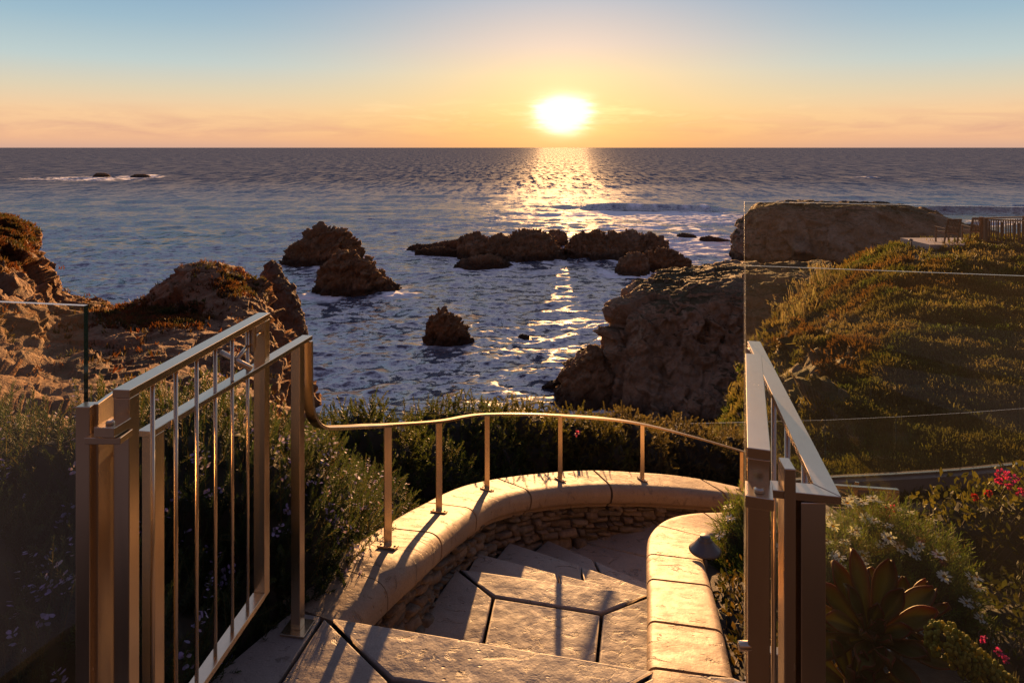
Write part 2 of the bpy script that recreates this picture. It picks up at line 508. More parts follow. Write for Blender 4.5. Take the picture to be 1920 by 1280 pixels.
# rocks: (label, silhouette [(px, y)...], waterline y, depth m, group)
SEA_ROCKS = [
    ('broad domed dark rock in the sea, farther of the pair left of the reef', [(533, 486), (545, 474), (556, 462), (580, 441), (603, 427), (622, 434), (640, 433), (655, 447), (670, 461), (673, 478)], 497, 11),
    ('jagged stepped dark rock in the sea, nearer of the pair left of the reef', [(594, 524), (612, 503), (630, 484), (645, 475), (658, 478), (672, 492), (686, 487), (698, 504), (712, 510), (722, 532), (735, 530), (744, 548)], 552, 8),
    ('lone pointed rock standing in calm water in front of the reef', [(803, 622), (806, 604), (818, 592), (833, 583), (846, 590), (860, 607), (872, 618), (882, 638)], 652, 4.5),
    ('low flat tail of the reef, its far left end', [(765, 466), (785, 460), (810, 460), (835, 454), (866, 450), (872, 460)], 474, 6),
    ('low thin ledge lying before the left tail of the reef', [(780, 470), (800, 468), (828, 464), (852, 470), (872, 480)], 481, 3),
    ('low rounded front lump of the reef beside the sun glitter', [(853, 499), (868, 489), (890, 483), (915, 479), (935, 485), (962, 500)], 506, 7),
    ('high middle mass of the reef with a humped top', [(864, 452), (880, 446), (893, 443), (912, 456), (925, 452), (940, 447), (958, 449), (972, 441), (990, 437), (1006, 438), (1022, 444), (1036, 456), (1048, 468), (1056, 480)], 492, 14),
    ('small block on top behind the middle of the reef', [(1026, 440), (1035, 434), (1052, 434), (1062, 442)], 462, 6),
    ('long right end of the reef with broken top', [(1064, 470), (1075, 450), (1092, 443), (1108, 441), (1122, 436), (1132, 446), (1150, 440), (1168, 443), (1185, 438), (1205, 446), (1222, 444), (1240, 452), (1252, 466)], 488, 13),
    ('small dark rock touching the foot of the right cliff, lower of two', [(1157, 508), (1166, 490), (1185, 477), (1200, 479), (1212, 488)], 520, 6),
    ('peaked dark rock touching the right cliff, higher of two', [(1203, 490), (1216, 476), (1240, 470), (1258, 471), (1275, 480), (1292, 488)], 514, 7),
    ('tiny dark rock awash far out, the left one of two in surf', [(176, 330), (183, 325), (195, 325), (204, 328)], 332, 10),
    ('tiny flat rock awash far out, the right one of two in surf', [(246, 331), (255, 327), (270, 327), (281, 330)], 332.5, 10),
    ('small rock barely breaking the water beside the sun glitter', [(972, 630), (980, 627), (992, 631)], 635, 1.5),
    ('low rocks strung in white water between reef and mesa, left bit', [(1270, 440), (1282, 437), (1298, 440), (1305, 442)], 445, 4),
    ('low flat rock in white water close to the mesa cliff', [(1312, 446), (1330, 443), (1350, 447), (1372, 452)], 455, 4),
]


def rock_xy(prof, yb, dep):
    Dw = 20 * F / (yb - 277)
    cy = Dw + dep * .45
    return (prof[0][0] - 960) / F * cy, (prof[-1][0] - 960) / F * cy, cy


def build_sea():
    nc = 1250
    tx = np.linspace(-1.3, 1.3, nc)
    yy = np.concatenate([np.arange(800, 3, -.8), np.geomspace(3, .12, 40)])
    D = 20 * F / yy
    dD = np.gradient(D); sp = np.maximum(np.abs(dD), D * (tx[1] - tx[0]))
    X = tx[None] * D[:, None]; Y = np.repeat(D[:, None], nc, 1)
    Z = np.zeros_like(X); dX = np.zeros_like(X); dY = np.zeros_like(X)
    r = np.random.RandomState(3)
    # slow patchiness of the wind
    P = np.stack([X / 38, Y / 60, 0 * X], -1)
    gust = .85 + .5 * fbm(P, 3)
    gust = np.clip(gust, .35, 1.5)
    for k in range(76):
        lam = math.exp(r.uniform(math.log(.5), math.log(5)) if k < 44 else r.uniform(math.log(5), math.log(16)) if k < 66 else r.uniform(math.log(16), math.log(45)))
        ang = math.radians(-90 + r.normal(8, 34)); kk = 2 * math.pi / lam
        slope = .052 if lam < 6 else .020 if lam < 16 else .012
        a = slope / kk
        att = np.clip((lam / sp - 2.2) / 3, 0, 1)
        nz = att > 0
        if not nz.any(): continue
        ph = kk * (math.cos(ang) * X[nz] + math.sin(ang) * Y[nz]) + r.uniform(0, 6.28)
        A = a * att[nz][:, None] * (gust[nz] if lam < 12 else 1)
        Z[nz] += A * np.sin(ph)
        c = A * np.cos(ph) * .9
        dX[nz] -= c * math.cos(ang) * -1; dY[nz] -= c * math.sin(ang) * -1
    px = 960 + tx * F

    def swell(pa, pb, yc, h, wid, bend=0):
        win = np.clip((px - pa) / 70, 0, 1) * np.clip((pb - px) / 90, 0, 1)
        win = win * win * (3 - 2 * win)
        wob = 1.3 * fbm(np.stack([px / 75, 0 * px, 0 * px + yc], -1), 4, .6)
        Dc = 20 * F / (yc - 277 + bend * (px - pa) / (pb - pa) + 2.0 * wob)
        q = (D[:, None] - Dc[None]) / wid
        s = np.where(q < 0, np.exp(-(q / .55) ** 2), np.exp(-(q / 1.8) ** 2))
        hh = h * win * (1 + .45 * wob)
        return s * hh[None], q, win
    s, q, win = swell(1060, 1400, 390, 1.7, 4.2, 5); Z += s
    foam = np.zeros_like(X)
    crest = fbm(np.stack([px / 28, 0 * px, 0 * px], -1), 3)
    foam += np.exp(-((q + .1) / .5) ** 2) * (win * np.clip(.25 + 1.6 * crest, 0, 1))[None] * .9
    foam += np.exp(-((q + 3.2) / 1.6) ** 2) * win[None] * .55
    s, q, win = swell(1690, 2050, 398, 2.0, 3.4, -2); Z += s
    foam += np.exp(-((q + .0) / .7) ** 2) * (win * np.clip(crest * 2, 0, 1))[None] * .5
    s, q, win = swell(1570, 1680, 334, 2.5, 7); Z += s
    foam += np.exp(-(q / .8) ** 2) * win[None] * .8
    s, q, win = swell(290, 380, 463, .9, 1.3); Z += s
    foam += np.exp(-((q + .9) / .8) ** 2) * win[None] * np.clip((px - 325) / 10, 0, 1)[None] * .7
    # foam near rocks
    N1 = fbm(np.stack([X / 6, Y / 9, 0 * X], -1), 5, .62)
    N2 = fbm(np.stack([X / 2.2, Y / 3, 0 * X + 5], -1), 4, .6, ridged=True)
    for lab, prof, yb, dep in SEA_ROCKS:
        x0, x1, cy = rock_xy(prof, yb, dep)
        ex = np.maximum(np.abs(X - (x0 + x1) / 2) - (x1 - x0) / 2, 0); ey = np.maximum(np.abs(Y - cy) - dep * .5, 0)
        dd = np.hypot(ex, ey)
        foam += np.exp(-dd / (2.6 if cy < 300 else 12)) * np.clip(.30 + 1.2 * N1, 0, 1) * (.85 if cy > 75 else .4)
    pxg = px[None] + 0 * Y; yg = yy[:, None] + 277 + 0 * X

    def patch(cx, cyy, rx, ry, amt):
        w = np.exp(-((pxg - cx) / rx) ** 2 - ((yg - cyy) / ry) ** 2)
        return w * amt * np.clip(.35 + 1.3 * N1 + .25 * N2, 0, 1)
    foam += patch(1320, 466, 75, 24, 2.4) + patch(1300, 412, 140, 12, 1.3) + patch(870, 468, 26, 8, 2.4) + patch(1050, 404, 160, 6, .9) + patch(1180, 508, 60, 10, .9) + patch(640, 505, 110, 7, .8) + patch(660, 556, 110, 7, .7) + patch(1110, 770, 110, 16, .8)
    foam += patch(1010, 478, 60, 10, .0) + patch(640, 335, 1, 1, 0) + patch(150, 336, 130, 4, .9) + patch(285, 329, 14, 3, 1.2)
    foam += patch(1180, 428, 110, 7, 1.0) + patch(1010, 512, 70, 8, .45) + patch(1100, 830, 160, 40, .25) + patch(1900, 418, 120, 7, 1.0)
    foam += patch(1660, 350, 260, 20, .18) + patch(560, 830, 60, 30, .35) + patch(820, 425, 120, 10, .35)
    V = np.stack([X + dX, Y + dY, Z + SEA_Z], -1).reshape(-1, 3)
    rgh = np.clip(.12 + .20 * (sp - .12) / 2.5, .12, .34)
    c = np.stack([np.clip(foam, 0, 1), np.repeat(rgh[:, None], nc, 1), np.repeat(np.clip((sp - .6) / 5, 0, 1)[:, None], nc, 1)], -1).reshape(-1, 3)
    m, nt, out = new_mat('sea_water'); N = NT(nt); p = N.geo('Position')
    fm = N.attr('col')
    brk = N.noise(p, 1.1, 6, .7)
    f = N.ramp(N.math('MULTIPLY', N.sep(fm)[0], N.math('ADD', .35, N.math('MULTIPLY', brk, 1.3))), [(.16, 0), (.50, 1)])
    rip = N.noise(N.map(p, (1, 1.6, 1)), 2.2, 5, .62, .4)
    rip2 = N.noise(N.map(p, (1, 1.5, 1), (0, 0, .5)), .55, 4, .55)
    # chop finer than the mesh: random facet tilts in world space
    nx_ = N.n('ShaderNodeTexNoise'); nx_.inputs['Scale'].default_value = .45; nx_.inputs['Detail'].default_value = 6; nx_.inputs['Roughness'].default_value = .80
    N.l(N.map(p, (1, 1.25, 1)), nx_.inputs['Vector'])
    s1 = N.n('ShaderNodeVectorMath', operation='SUBTRACT'); N.l(nx_.outputs['Color'], s1.inputs[0]); s1.inputs[1].default_value = (.5, .5, .5)
    s2 = N.n('ShaderNodeVectorMath', operation='MULTIPLY'); N.l(s1.outputs[0], s2.inputs[0]); s2.inputs[1].default_value = (1.9, 2.7, 0)
    ny_ = N.n('ShaderNodeTexNoise'); ny_.inputs['Scale'].default_value = .035; ny_.inputs['Detail'].default_value = 4; ny_.inputs['Roughness'].default_value = .8
    N.l(N.map(p, (1, .8, 1), (0, 0, .2)), ny_.inputs['Vector'])
    s5 = N.n('ShaderNodeVectorMath', operation='SUBTRACT'); N.l(ny_.outputs['Color'], s5.inputs[0]); s5.inputs[1].default_value = (.5, .5, .5)
    s6 = N.n('ShaderNodeVectorMath', operation='MULTIPLY_ADD'); N.l(s5.outputs[0], s6.inputs[0]); s6.inputs[1].default_value = (.5, .9, 0); N.l(s2.outputs[0], s6.inputs[2])
    nz_ = N.n('ShaderNodeTexNoise'); nz_.inputs['Scale'].default_value = .24; nz_.inputs['Detail'].default_value = 3; nz_.inputs['Roughness'].default_value = .7
    N.l(N.map(p, (1, .13, 1)), nz_.inputs['Vector'])
    s7 = N.n('ShaderNodeVectorMath', operation='SUBTRACT'); N.l(nz_.outputs['Color'], s7.inputs[0]); s7.inputs[1].default_value = (.5, .5, .5)
    s8 = N.n('ShaderNodeVectorMath', operation='MULTIPLY'); N.l(s7.outputs[0], s8.inputs[0]); s8.inputs[1].default_value = (1.6, 3.4, 0)
    s9 = N.n('ShaderNodeVectorMath', operation='SCALE'); N.l(s8.outputs[0], s9.inputs[0]); N.l(N.sep(fm)[2], s9.inputs['Scale'])
    s10 = N.n('ShaderNodeVectorMath', operation='ADD'); N.l(s6.outputs[0], s10.inputs[0]); N.l(s9.outputs[0], s10.inputs[1])
    s6 = s10
    s3 = N.n('ShaderNodeVectorMath', operation='ADD'); N.l(s6.outputs[0], s3.inputs[0]); N.l(N.geo('Normal'), s3.inputs[1])
    s4 = N.n('ShaderNodeVectorMath', operation='NORMALIZE'); N.l(s3.outputs[0], s4.inputs[0])
    b = s4.outputs[0]
    base = N.mix(f, N.mix(N.sep(fm)[2], (.092, .098, .132), (.092, .104, .145)), (.90, .90, .90))
    rg = N.math('MAXIMUM', N.sep(fm)[1], N.math('MULTIPLY', f, .7))
    df = N.n('ShaderNodeBsdfDiffuse'); N.l(base, df.inputs[0]); N.l(b, df.inputs['Normal'])
    gl = N.n('ShaderNodeBsdfGlossy'); N.l(rg, gl.inputs['Roughness']); N.l(b, gl.inputs['Normal'])
    fr = N.n('ShaderNodeFresnel'); fr.inputs[0].default_value = 1.34; N.l(b, fr.inputs['Normal'])
    # a wind roughened sea never reaches mirror strength at grazing view: wave faces hide one another
    k = N.math('MINIMUM', N.math('MULTIPLY', fr.outputs[0], 1.15), N.math('SUBTRACT', .38, N.math('MULTIPLY', N.sep(fm)[2], .28)))
    k = N.math('MULTIPLY', k, N.math('SUBTRACT', 1, f))
    mx = N.n('ShaderNodeMixShader'); N.l(k, mx.inputs[0]); N.l(df.outputs[0], mx.inputs[1]); N.l(gl.outputs[0], mx.inputs[2]); N.l(mx.outputs[0], out.inputs[0])
    o = mesh_obj('sea', V, grid_faces(len(D), nc)[:, ::-1], m, col=c)
    tag(o, kind='structure')


build_sea()

# ================================================================ ROCKS AND CLIFFS
ROCKM = m_cliff('sea_rock', [(.3, (.20, .112, .050)), (.5, (.28, .16, .074)), (.7, (.40, .27, .155))], strata=(1, 1, 2.2), scl=.8)  # orange share of this brown stands in for warm sun glare over the rocks


def profile_rock(name, label, prof, yb, dep, seed, group=None, mat=None, nx=130, ny=84, rough=.18, fac=1.0):
    x0, x1, cy = rock_xy(prof, yb, dep)
    pr = np.array(prof, float)
    X1 = (pr[:, 0] - 960) / F * cy; Z1 = EYE - (pr[:, 1] - 277) / F * cy
    u = np.linspace(0, 1, nx); xs = x0 + (x1 - x0) * (.5 - .5 * np.cos(np.pi * u)) if False else x0 + (x1 - x0) * u
    zt = np.interp(xs, X1, Z1) - SEA_Z
    base = -1.2
    v = np.linspace(-1, 1, ny)
    e = np.sqrt(np.clip(1 - (2 * u - 1) ** 2 * .86, 0, 1))
    rr = np.random.RandomState(seed)
    skew = rr.uniform(-.15, .15)
    X = np.repeat(xs[:, None], ny, 1)
    Y = cy + (dep * .5 * e)[:, None] * v[None]
    prv = np.clip(1 - np.abs(v + skew * (1 - v ** 2)) ** 2.4, 0, 1) ** .8
    Z = SEA_Z + base + (zt[:, None] - base) * prv[None]
    # close the two ends down under water
    Z[0] = SEA_Z + base; Z[-1] = SEA_Z + base
    G = np.stack([X, Y, Z], -1)
    n = grid_normals(G); n[n[..., 2] < 0] *= -1
    s = min(max(zt.max(), .6), x1 - x0)
    a = fbm(G / (s * .45) + seed, 5, .58, ridged=True) - .25
    b = fbm(G / (s * .12) + seed * 2, 4, .6)
    G = G + n * ((a * rough * .75 + b * rough * .2) * s)[..., None]
    ta = rr.uniform(.25, .6); Q_ = np.stack([G[..., 0] * math.cos(ta) + G[..., 2] * math.sin(ta), G[..., 1], (G[..., 2] * math.cos(ta) - G[..., 0] * math.sin(ta)) * 2.0], -1)
    G = G + n * (s * fac * (.10 * facet(Q_ / (s * .34), seed) + .05 * facet(Q_ / (s * .14), seed + 9)))[..., None]
    # ledges of tilted beds
    G[..., 2] += .03 * s * fbm(np.stack([G[..., 0] / s * 5, G[..., 1] / s * 5, G[..., 2] / s * 1.5], -1), 3, ridged=True)
    c = ((x0 + x1) / 2, cy, SEA_Z)
    o = mesh_obj(name, G.reshape(-1, 3), grid_faces(nx, ny), mat or ROCKM, loc=c)
    bm = bmesh.new(); bm.from_mesh(o.data); bmesh.ops.recalc_face_normals(bm, faces=bm.faces); bm.to_mesh(o.data); bm.free()
    tag(o, label, 'rock', group)
    return o


for i, (lab, prof, yb, dep) in enumerate(SEA_ROCKS):
    big = (prof[-1][0] - prof[0][0]) > 60
    profile_rock('sea_rock', lab, prof, yb, dep, i + 3, 'rocks standing in the sea', nx=180 if big else 70, ny=110 if big else 50,
                 rough=(.30 if i in (3, 4, 5, 6, 8) else .20) if big else .16)

profile_rock('sea_rock', 'small sharp spire of rock at the seaward foot of the right cliff', [(1046, 735), (1060, 706), (1080, 692), (1095, 674), (1108, 652), (1118, 654), (1130, 672), (1142, 690), (1160, 700), (1175, 740)], 768, 4.5, 91, 'rocks standing in the sea', nx=150, ny=100, rough=.13, fac=.6)

RED_VEG = [(.25, (.045, .05, .018)), (.5, (.09, .055, .02)), (.62, (.16, .04, .022)), (.8, (.22, .05, .03))]
SANDC = m_cliff('sandstone_cliff', [(.3, (.15, .078, .040)), (.5, (.25, .137, .070)), (.7, (.33, .20, .108))], RED_VEG, .7, .12, (1, 1, 2.5), 1.0, .95, 1.15)
GREYC = m_cliff('grey_cliff', [(.3, (.26, .165, .09)), (.5, (.39, .26, .15)), (.7, (.52, .38, .25))], [(.25, (.05, .05, .018)), (.5, (.08, .06, .022)), (.8, (.13, .07, .03))], 1.0, .1, (1, 1, 1.2), 1.0, .72, .98)


def cliff_disp(a1, s1, a2, s2, seed, a3=0, s3=1, fa=.5, fs=2.4):
    def f(G, n):
        r = fbm(G / s1 + seed, 5, .55, ridged=True) - .2
        b = fbm(G * np.array([1, 1, 1.6]) / s2 + seed * 3, 5, .6)
        d = a1 * r + a2 * b
        if a3: d = d + a3 * fbm(G / s3 + seed * 7, 3, .6, ridged=True)
        d = d + fa * facet(G * np.array([1, 1, .8]) / fs, seed) + fa * .4 * facet(G / (fs * .35), seed + 5)
        steep = np.clip(1.25 - np.abs(n[..., 2]), .25, 1)
        return G + n * (d * steep)[..., None]
    return f


def left_headland():
    rows = [
        ([-1000, -380, -110, 18, 90, 190, 260, 320, 365, 400, 450, 500, 570], [640, 760, 850, 880, 890, 905, 915, 925, 940, 955, 980, 1020, 1080], 13),
        ([-1000, -380, -110, 18, 90, 190, 260, 320, 365, 400, 450, 500, 570], [440, 570, 680, 730, 750, 765, 775, 785, 800, 825, 860, 930, 1020], 20),
        ([-1000, -380, -110, 18, 90, 190, 260, 320, 365, 400, 450, 500, 570], [350, 450, 550, 630, 680, 680, 684, 690, 700, 715, 745, 810, 950], 26),
        ([-1000, -380, -110, 18, 90, 190, 260, 320, 365, 400, 450, 500, 570], [315, 400, 480, 560, 630, 630, 632, 632, 634, 640, 660, 720, 880], 30),
        ([-1000, -380, -110, 18, 90, 190, 260, 320, 365, 400, 450, 500, 570], [295, 375, 440, 505, 585, 600, 606, 606, 604, 604, 612, 650, 820], 33),
        ([-1000, -380, -110, 18, 90, 190, 260, 320, 365, 400, 450, 500, 570], [285, 365, 420, 468, 565, 592, 598, 596, 588, 585, 590, 620, 790], 35),
        ([-1000, -380, -110, 18, 90, 190, 260, 320, 365, 400, 450, 500, 570], [280, 355, 404, 438, 548, 585, 590, 570, 546, 538, 556, 600, 770], 37.5),
        ([-1000, -380, -110, 18, 90, 190, 260, 320, 365, 400, 450, 500, 570], [280, 350, 398, 420, 538, 578, 573, 530, 508, 504, 530, 575, 760], 40),
        ([-1000, -380, -110, 18, 90, 190, 260, 320, 365, 400, 450, 500, 570], [300, 370, 425, 450, 560, 600, 600, 560, 530, 525, 548, 590, 780], 43),
        ([-1000, -380, -110, 18, 90, 190, 260, 320, 365, 400, 450, 500, 570], [500, 600, 650, 690, 740, 770, 770, 750, 740, 740, 750, 765, 800], 48),
    ]
    C = interp_rows(rows)
    G = sheet(C, 300, 420, cliff_disp(.55, 5.0, .40, 1.5, 2, .15, .6, .85, 2.0))
    o = mesh_obj('headland', G.reshape(-1, 3), grid_faces(300, 420), SANDC)
    tag(o, kind='structure')
    return G


HEAD = left_headland()


def right_cliff():
    # rows from the waterline up over the edge and across the top
    rows = [
        ([1020, 1045, 1080, 1130, 1190, 1260, 1340, 1440, 1560], [730, 750, 775, 800, 815, 825, 835, 850, 860], [58, 57, 54, 51, 49, 48, 47, 46, 45]),
        ([1030, 1052, 1085, 1135, 1190, 1260, 1340, 1440, 1560], [722, 732, 748, 755, 750, 745, 750, 760, 760], [58, 57, 55, 52.5, 51, 50, 49, 48, 47]),
        ([1050, 1064, 1095, 1140, 1185, 1255, 1340, 1440, 1560], [712, 706, 700, 695, 670, 655, 660, 665, 650], [58, 57.5, 56, 54, 53, 52, 51.5, 50, 49]),
        ([1070, 1082, 1110, 1150, 1178, 1250, 1340, 1440, 1560], [705, 682, 655, 660, 600, 585, 580, 590, 590], [59, 58.5, 57.5, 55, 54.5, 53.5, 53, 52, 51]),
        ([1090, 1098, 1120, 1158, 1172, 1250, 1340, 1440, 1560], [715, 696, 668, 622, 570, 556, 548, 544, 542], [60, 60, 59, 57, 56.5, 55.5, 55, 54, 54]),
        ([1110, 1115, 1135, 1165, 1185, 1255, 1340, 1440, 1560], [735, 725, 697, 640, 548, 536, 527, 522, 520], [62, 62, 61, 60, 59, 58.5, 58, 58, 58]),
        ([1130, 1135, 1150, 1185, 1230, 1275, 1345, 1430, 1560], [748, 744, 724, 650, 535, 522, 514, 510, 508], [64, 64, 63, 64, 64, 64, 64, 64, 64]),
        ([1150, 1155, 1165, 1205, 1255, 1290, 1350, 1430, 1560], [762, 752, 733, 650, 528, 510, 506, 502, 502], [67, 67, 67, 67, 70, 71, 71, 71, 71]),
        ([1170, 1175, 1185, 1225, 1280, 1310, 1360, 1430, 1560], [760, 760, 740, 660, 600, 590, 600, 600, 600], [69, 69, 69, 70, 74, 76, 76, 76, 76]),
    ]
    C = interp_rows(rows)
    G = sheet(C, 280, 380, cliff_disp(1.0, 6.0, .6, 2.2, 5, .3, .9, 1.0, 2.4))
    tag(mesh_obj('cliff', G.reshape(-1, 3), grid_faces(280, 380), GREYC), kind='structure')


right_cliff()


def mesa():
    rows = [
        ([1366, 1376, 1392, 1420, 1470, 1540, 1620, 1720, 1830, 1960], [478, 488, 494, 498, 502, 505, 508, 510, 510, 510], [122, 121, 119, 117, 115, 113, 111, 110, 110, 110]),
        ([1372, 1378, 1393, 1420, 1470, 1540, 1620, 1720, 1830, 1960], [462, 464, 462, 455, 455, 456, 460, 470, 480, 490], [123, 122, 120, 118, 116, 114, 113, 112, 112, 112]),
        ([1376, 1379, 1396, 1422, 1470, 1540, 1620, 1720, 1830, 1960], [445, 432, 420, 412, 410, 412, 415, 432, 450, 470], [124, 123, 122, 120, 118, 117, 116, 115, 115, 115]),
        ([1384, 1390, 1402, 1426, 1470, 1540, 1620, 1720, 1825, 1960], [440, 420, 402, 390, 387, 389, 393, 406, 432, 470], [126, 125, 125, 123, 121, 120, 119, 119, 119, 119]),
        ([1395, 1400, 1414, 1435, 1470, 1540, 1630, 1720, 1815, 1960], [445, 425, 400, 386, 383, 384, 386, 396, 424, 470], [130, 130, 130, 129, 128, 127, 127, 127, 127, 127]),
        ([1410, 1415, 1425, 1440, 1475, 1540, 1630, 1720, 1815, 1960], [460, 440, 410, 390, 385, 386, 388, 398, 428, 470], [138, 138, 138, 138, 138, 138, 138, 138, 138, 138]),
        ([1420, 1425, 1435, 1450, 1480, 1540, 1630, 1720, 1815, 1960], [470, 470, 470, 470, 470, 470, 470, 470, 470, 470], [142] * 10),
    ]
    C = interp_rows(rows)
    G = sheet(C, 160, 300, cliff_disp(1.3, 12, .8, 4, 9, .3, 1.6, 1.2, 4.5))
    tag(mesh_obj('mesa', G.reshape(-1, 3), grid_faces(160, 300), GREYC), kind='structure')


mesa()

HILLM = m_cliff('hill_soil', [(.3, (.15, .105, .07)), (.5, (.22, .16, .11)), (.7, (.33, .25, .18))], [(.3, (.045, .05, .016)), (.6, (.09, .075, .025)), (.8, (.14, .07, .03))], 1.0, .3, (1, 1, 1), 1.4, .62, .95)


def right_hill():
    rows = [
        ([1120, 1250, 1360, 1450, 1545, 1650, 1780, 1930, 2200, 2700], [1060, 1010, 975, 962, 952, 945, 935, 924, 906, 880], 11.95),
        ([1120, 1250, 1360, 1450, 1545, 1650, 1780, 1930, 2200, 2700], [1010, 960, 920, 905, 896, 889, 880, 868, 850, 820], 12.6),
        ([1142, 1266, 1370, 1455, 1547, 1651, 1779, 1930, 2200, 2700], [1000, 943, 874, 832, 797, 779, 769, 760, 745, 720], 15),
        ([1169, 1285, 1382, 1461, 1549, 1651, 1777, 1930, 2200, 2700], [990, 917, 824, 768, 712, 682, 671, 665, 650, 630], 18),
        ([1196, 1305, 1394, 1467, 1551, 1652, 1776, 1930, 2200, 2700], [975, 886, 783, 716, 650, 613, 602, 598, 585, 570], 21),
        ([1227, 1327, 1408, 1474, 1554, 1653, 1774, 1930, 2200, 2700], [950, 862, 765, 688, 614, 562, 543, 540, 530, 515], 24.5),
        ([1259, 1350, 1422, 1481, 1557, 1654, 1772, 1930, 2200, 2700], [930, 840, 735, 648, 578, 522, 499, 496, 490, 480], 28),
        ([1286, 1370, 1434, 1487, 1559, 1655, 1771, 1930, 2200, 2700], [910, 820, 710, 620, 552, 494, 472, 470, 464, 455], 31),
        ([1300, 1380, 1440, 1490, 1560, 1655, 1770, 1930, 2200, 2700], [890, 805, 690, 600, 532, 476, 457, 453, 448, 440], 33.5),
        ([1300, 1380, 1440, 1490, 1560, 1655, 1770, 1930, 2200, 2700], [860, 780, 660, 580, 520, 484, 466, 458, 452, 445], 37),
        ([1300, 1380, 1440, 1490, 1560, 1655, 1770, 1930, 2200, 2700], [840, 780, 690, 620, 570, 540, 520, 510, 505, 500], 42),
        ([1300, 1380, 1440, 1490, 1560, 1655, 1770, 1930, 2200, 2700], [820, 790, 700, 650, 610, 590, 575, 560, 550, 545], 50),
    ]
    C = interp_rows(rows)

    def d(G, n):
        r = fbm(G / 3.2 + 31, 4, .5)
        b = fbm(G / .9 + 12, 4, .55)
        # the broken rocky scarp between ice plant and cliff
        k = np.clip((1.0 - np.abs(n[..., 2])) * 2.6 - .5, 0, 1)
        rk = fbm(G / 1.6 + 40, 4, .55, ridged=True)
        w_ = G + 1.3 * np.stack([fbm(G / 2.6 + 5, 2), fbm(G / 2.6 + 15, 2), 0 * G[..., 0]], -1)
        q = fbm(w_ / np.array([1.9, 2.6, 1.9]) + 21, 3); lump = .2 - np.abs(q)
        px, py = 960 + F * G[..., 0] / G[..., 1], 277 + F * (EYE - G[..., 2]) / G[..., 1]
        rock = np.clip(1.3 * np.exp(-((px - 1500) / 110) ** 2 - ((py - 705) / 100) ** 2), 0, 1)
        near = np.clip((G[..., 1] - 12.2) / 2, 0, 1) * (1 - .95 * np.exp(-((px - 1790) / 130) ** 2 - ((G[..., 1] - 32) / 2.4) ** 2))
        return G + n * ((.40 * r + .12 * b + .34 * lump + k * .4 * rk) * near + rock * (.55 * facet(G / 1.5, 4) + .25 * facet(G / .5, 8)))[..., None]
    G = sheet(C, 260, 380, d)
    tag(mesh_obj('hillside', G.reshape(-1, 3), grid_faces(260, 380), HILLM), kind='structure')
    return G


HILL = right_hill()

# the pinnacle beside the headland
profile_rock('rock_pinnacle', 'tall pointed brown rock pinnacle rising at the end of the left headland',
             [(484, 600), (488, 560), (493, 528), (503, 500), (514, 488), (521, 496), (530, 514), (545, 534), (556, 560), (566, 600), (575, 625), (577, 660), (572, 700), (575, 740)], 822, 5.5, 77,
             mat=m_cliff('pinnacle_rock', [(.3, (.12, .075, .048)), (.5, (.17, .11, .07)), (.7, (.24, .165, .11))], strata=(1, 1, 1), scl=1.2), nx=170, ny=130, rough=.09, fac=.40)

# unseen slope added behind the viewer for warm reflections in steel and glass
def back_slope():
    xs = np.linspace(-60, 60, 60); ys = np.linspace(-1.8, -70, 50)
    X, Y = np.meshgrid(xs, ys)
    t = -Y - 4
    Z = -.03 + np.clip(t, 0, None) * .32 + np.clip(t, 0, None) ** 1.2 * .05
    Z = np.where(t <= 0, -.08, Z) + fbm(np.stack([X / 6, Y / 6, 0 * X], -1), 4) * np.clip(t, 0, 8) * .25
    m = m_plain('bounce_brown', (.055, .034, .018), .95, var=.5, scale=.8)
    tag(mesh_obj('bounce_slope', np.stack([X, Y, Z], -1).reshape(-1, 3), grid_faces(50, 60)[:, ::-1], m), kind='structure')


back_slope()

# ================================================================ TERRACE AND STAIRS
def offset_poly(P, g):
    P = [Vector(p) for p in P]; n = len(P)
    area = sum(P[i].x * P[(i + 1) % n].y - P[(i + 1) % n].x * P[i].y for i in range(n))
    if area < 0: P = P[::-1]
    out = []
    for i in range(n):
        a, b, c = P[i - 1], P[i], P[(i + 1) % n]
        d1 = (b - a).normalized(); d2 = (c - b).normalized()
        n1 = Vector((-d1.y, d1.x)); n2 = Vector((-d2.y, d2.x))
        bis = (n1 + n2).normalized()
        out.append(b + bis * g / max(.35, bis.dot(n1)))
    return out


def slab_bm(bm, poly, z, th, gap=.007, bev=.009):
    P = offset_poly(poly, gap)
    b2 = bmesh.new()
    top = [b2.verts.new((p.x, p.y, z)) for p in P]; bot = [b2.verts.new((p.x, p.y, z - th)) for p in P]
    n = len(P)
    ft = b2.faces.new(top); b2.faces.new(bot[::-1])
    for i in range(n):
        b2.faces.new((bot[i], bot[(i + 1) % n], top[(i + 1) % n], top[i]))
    bmesh.ops.bevel(b2, geom=list(ft.edges), offset=bev, segments=3, affect='EDGES', profile=.5)
    me = bpy.data.meshes.new('t'); b2.to_mesh(me); b2.free(); bm.from_mesh(me); bpy.data.meshes.remove(me)


def slab_obj(name, polys, z, th, mat, parent=None, gap=.007, bev=.009):
    bm = bmesh.new()
    for p in polys: slab_bm(bm, p, z, th, gap, bev)
    me = bpy.data.meshes.new(name); bm.to_mesh(me); bm.free()
    me.polygons.foreach_set('use_smooth', [True] * len(me.polygons))
    me.materials.append(mat)
    o = bpy.data.objects.new(name, me); COL.objects.link(o)
    if parent: o.parent = parent
    m = o.modifiers.new('wn', 'WEIGHTED_NORMAL'); m.keep_sharp = False
    return o


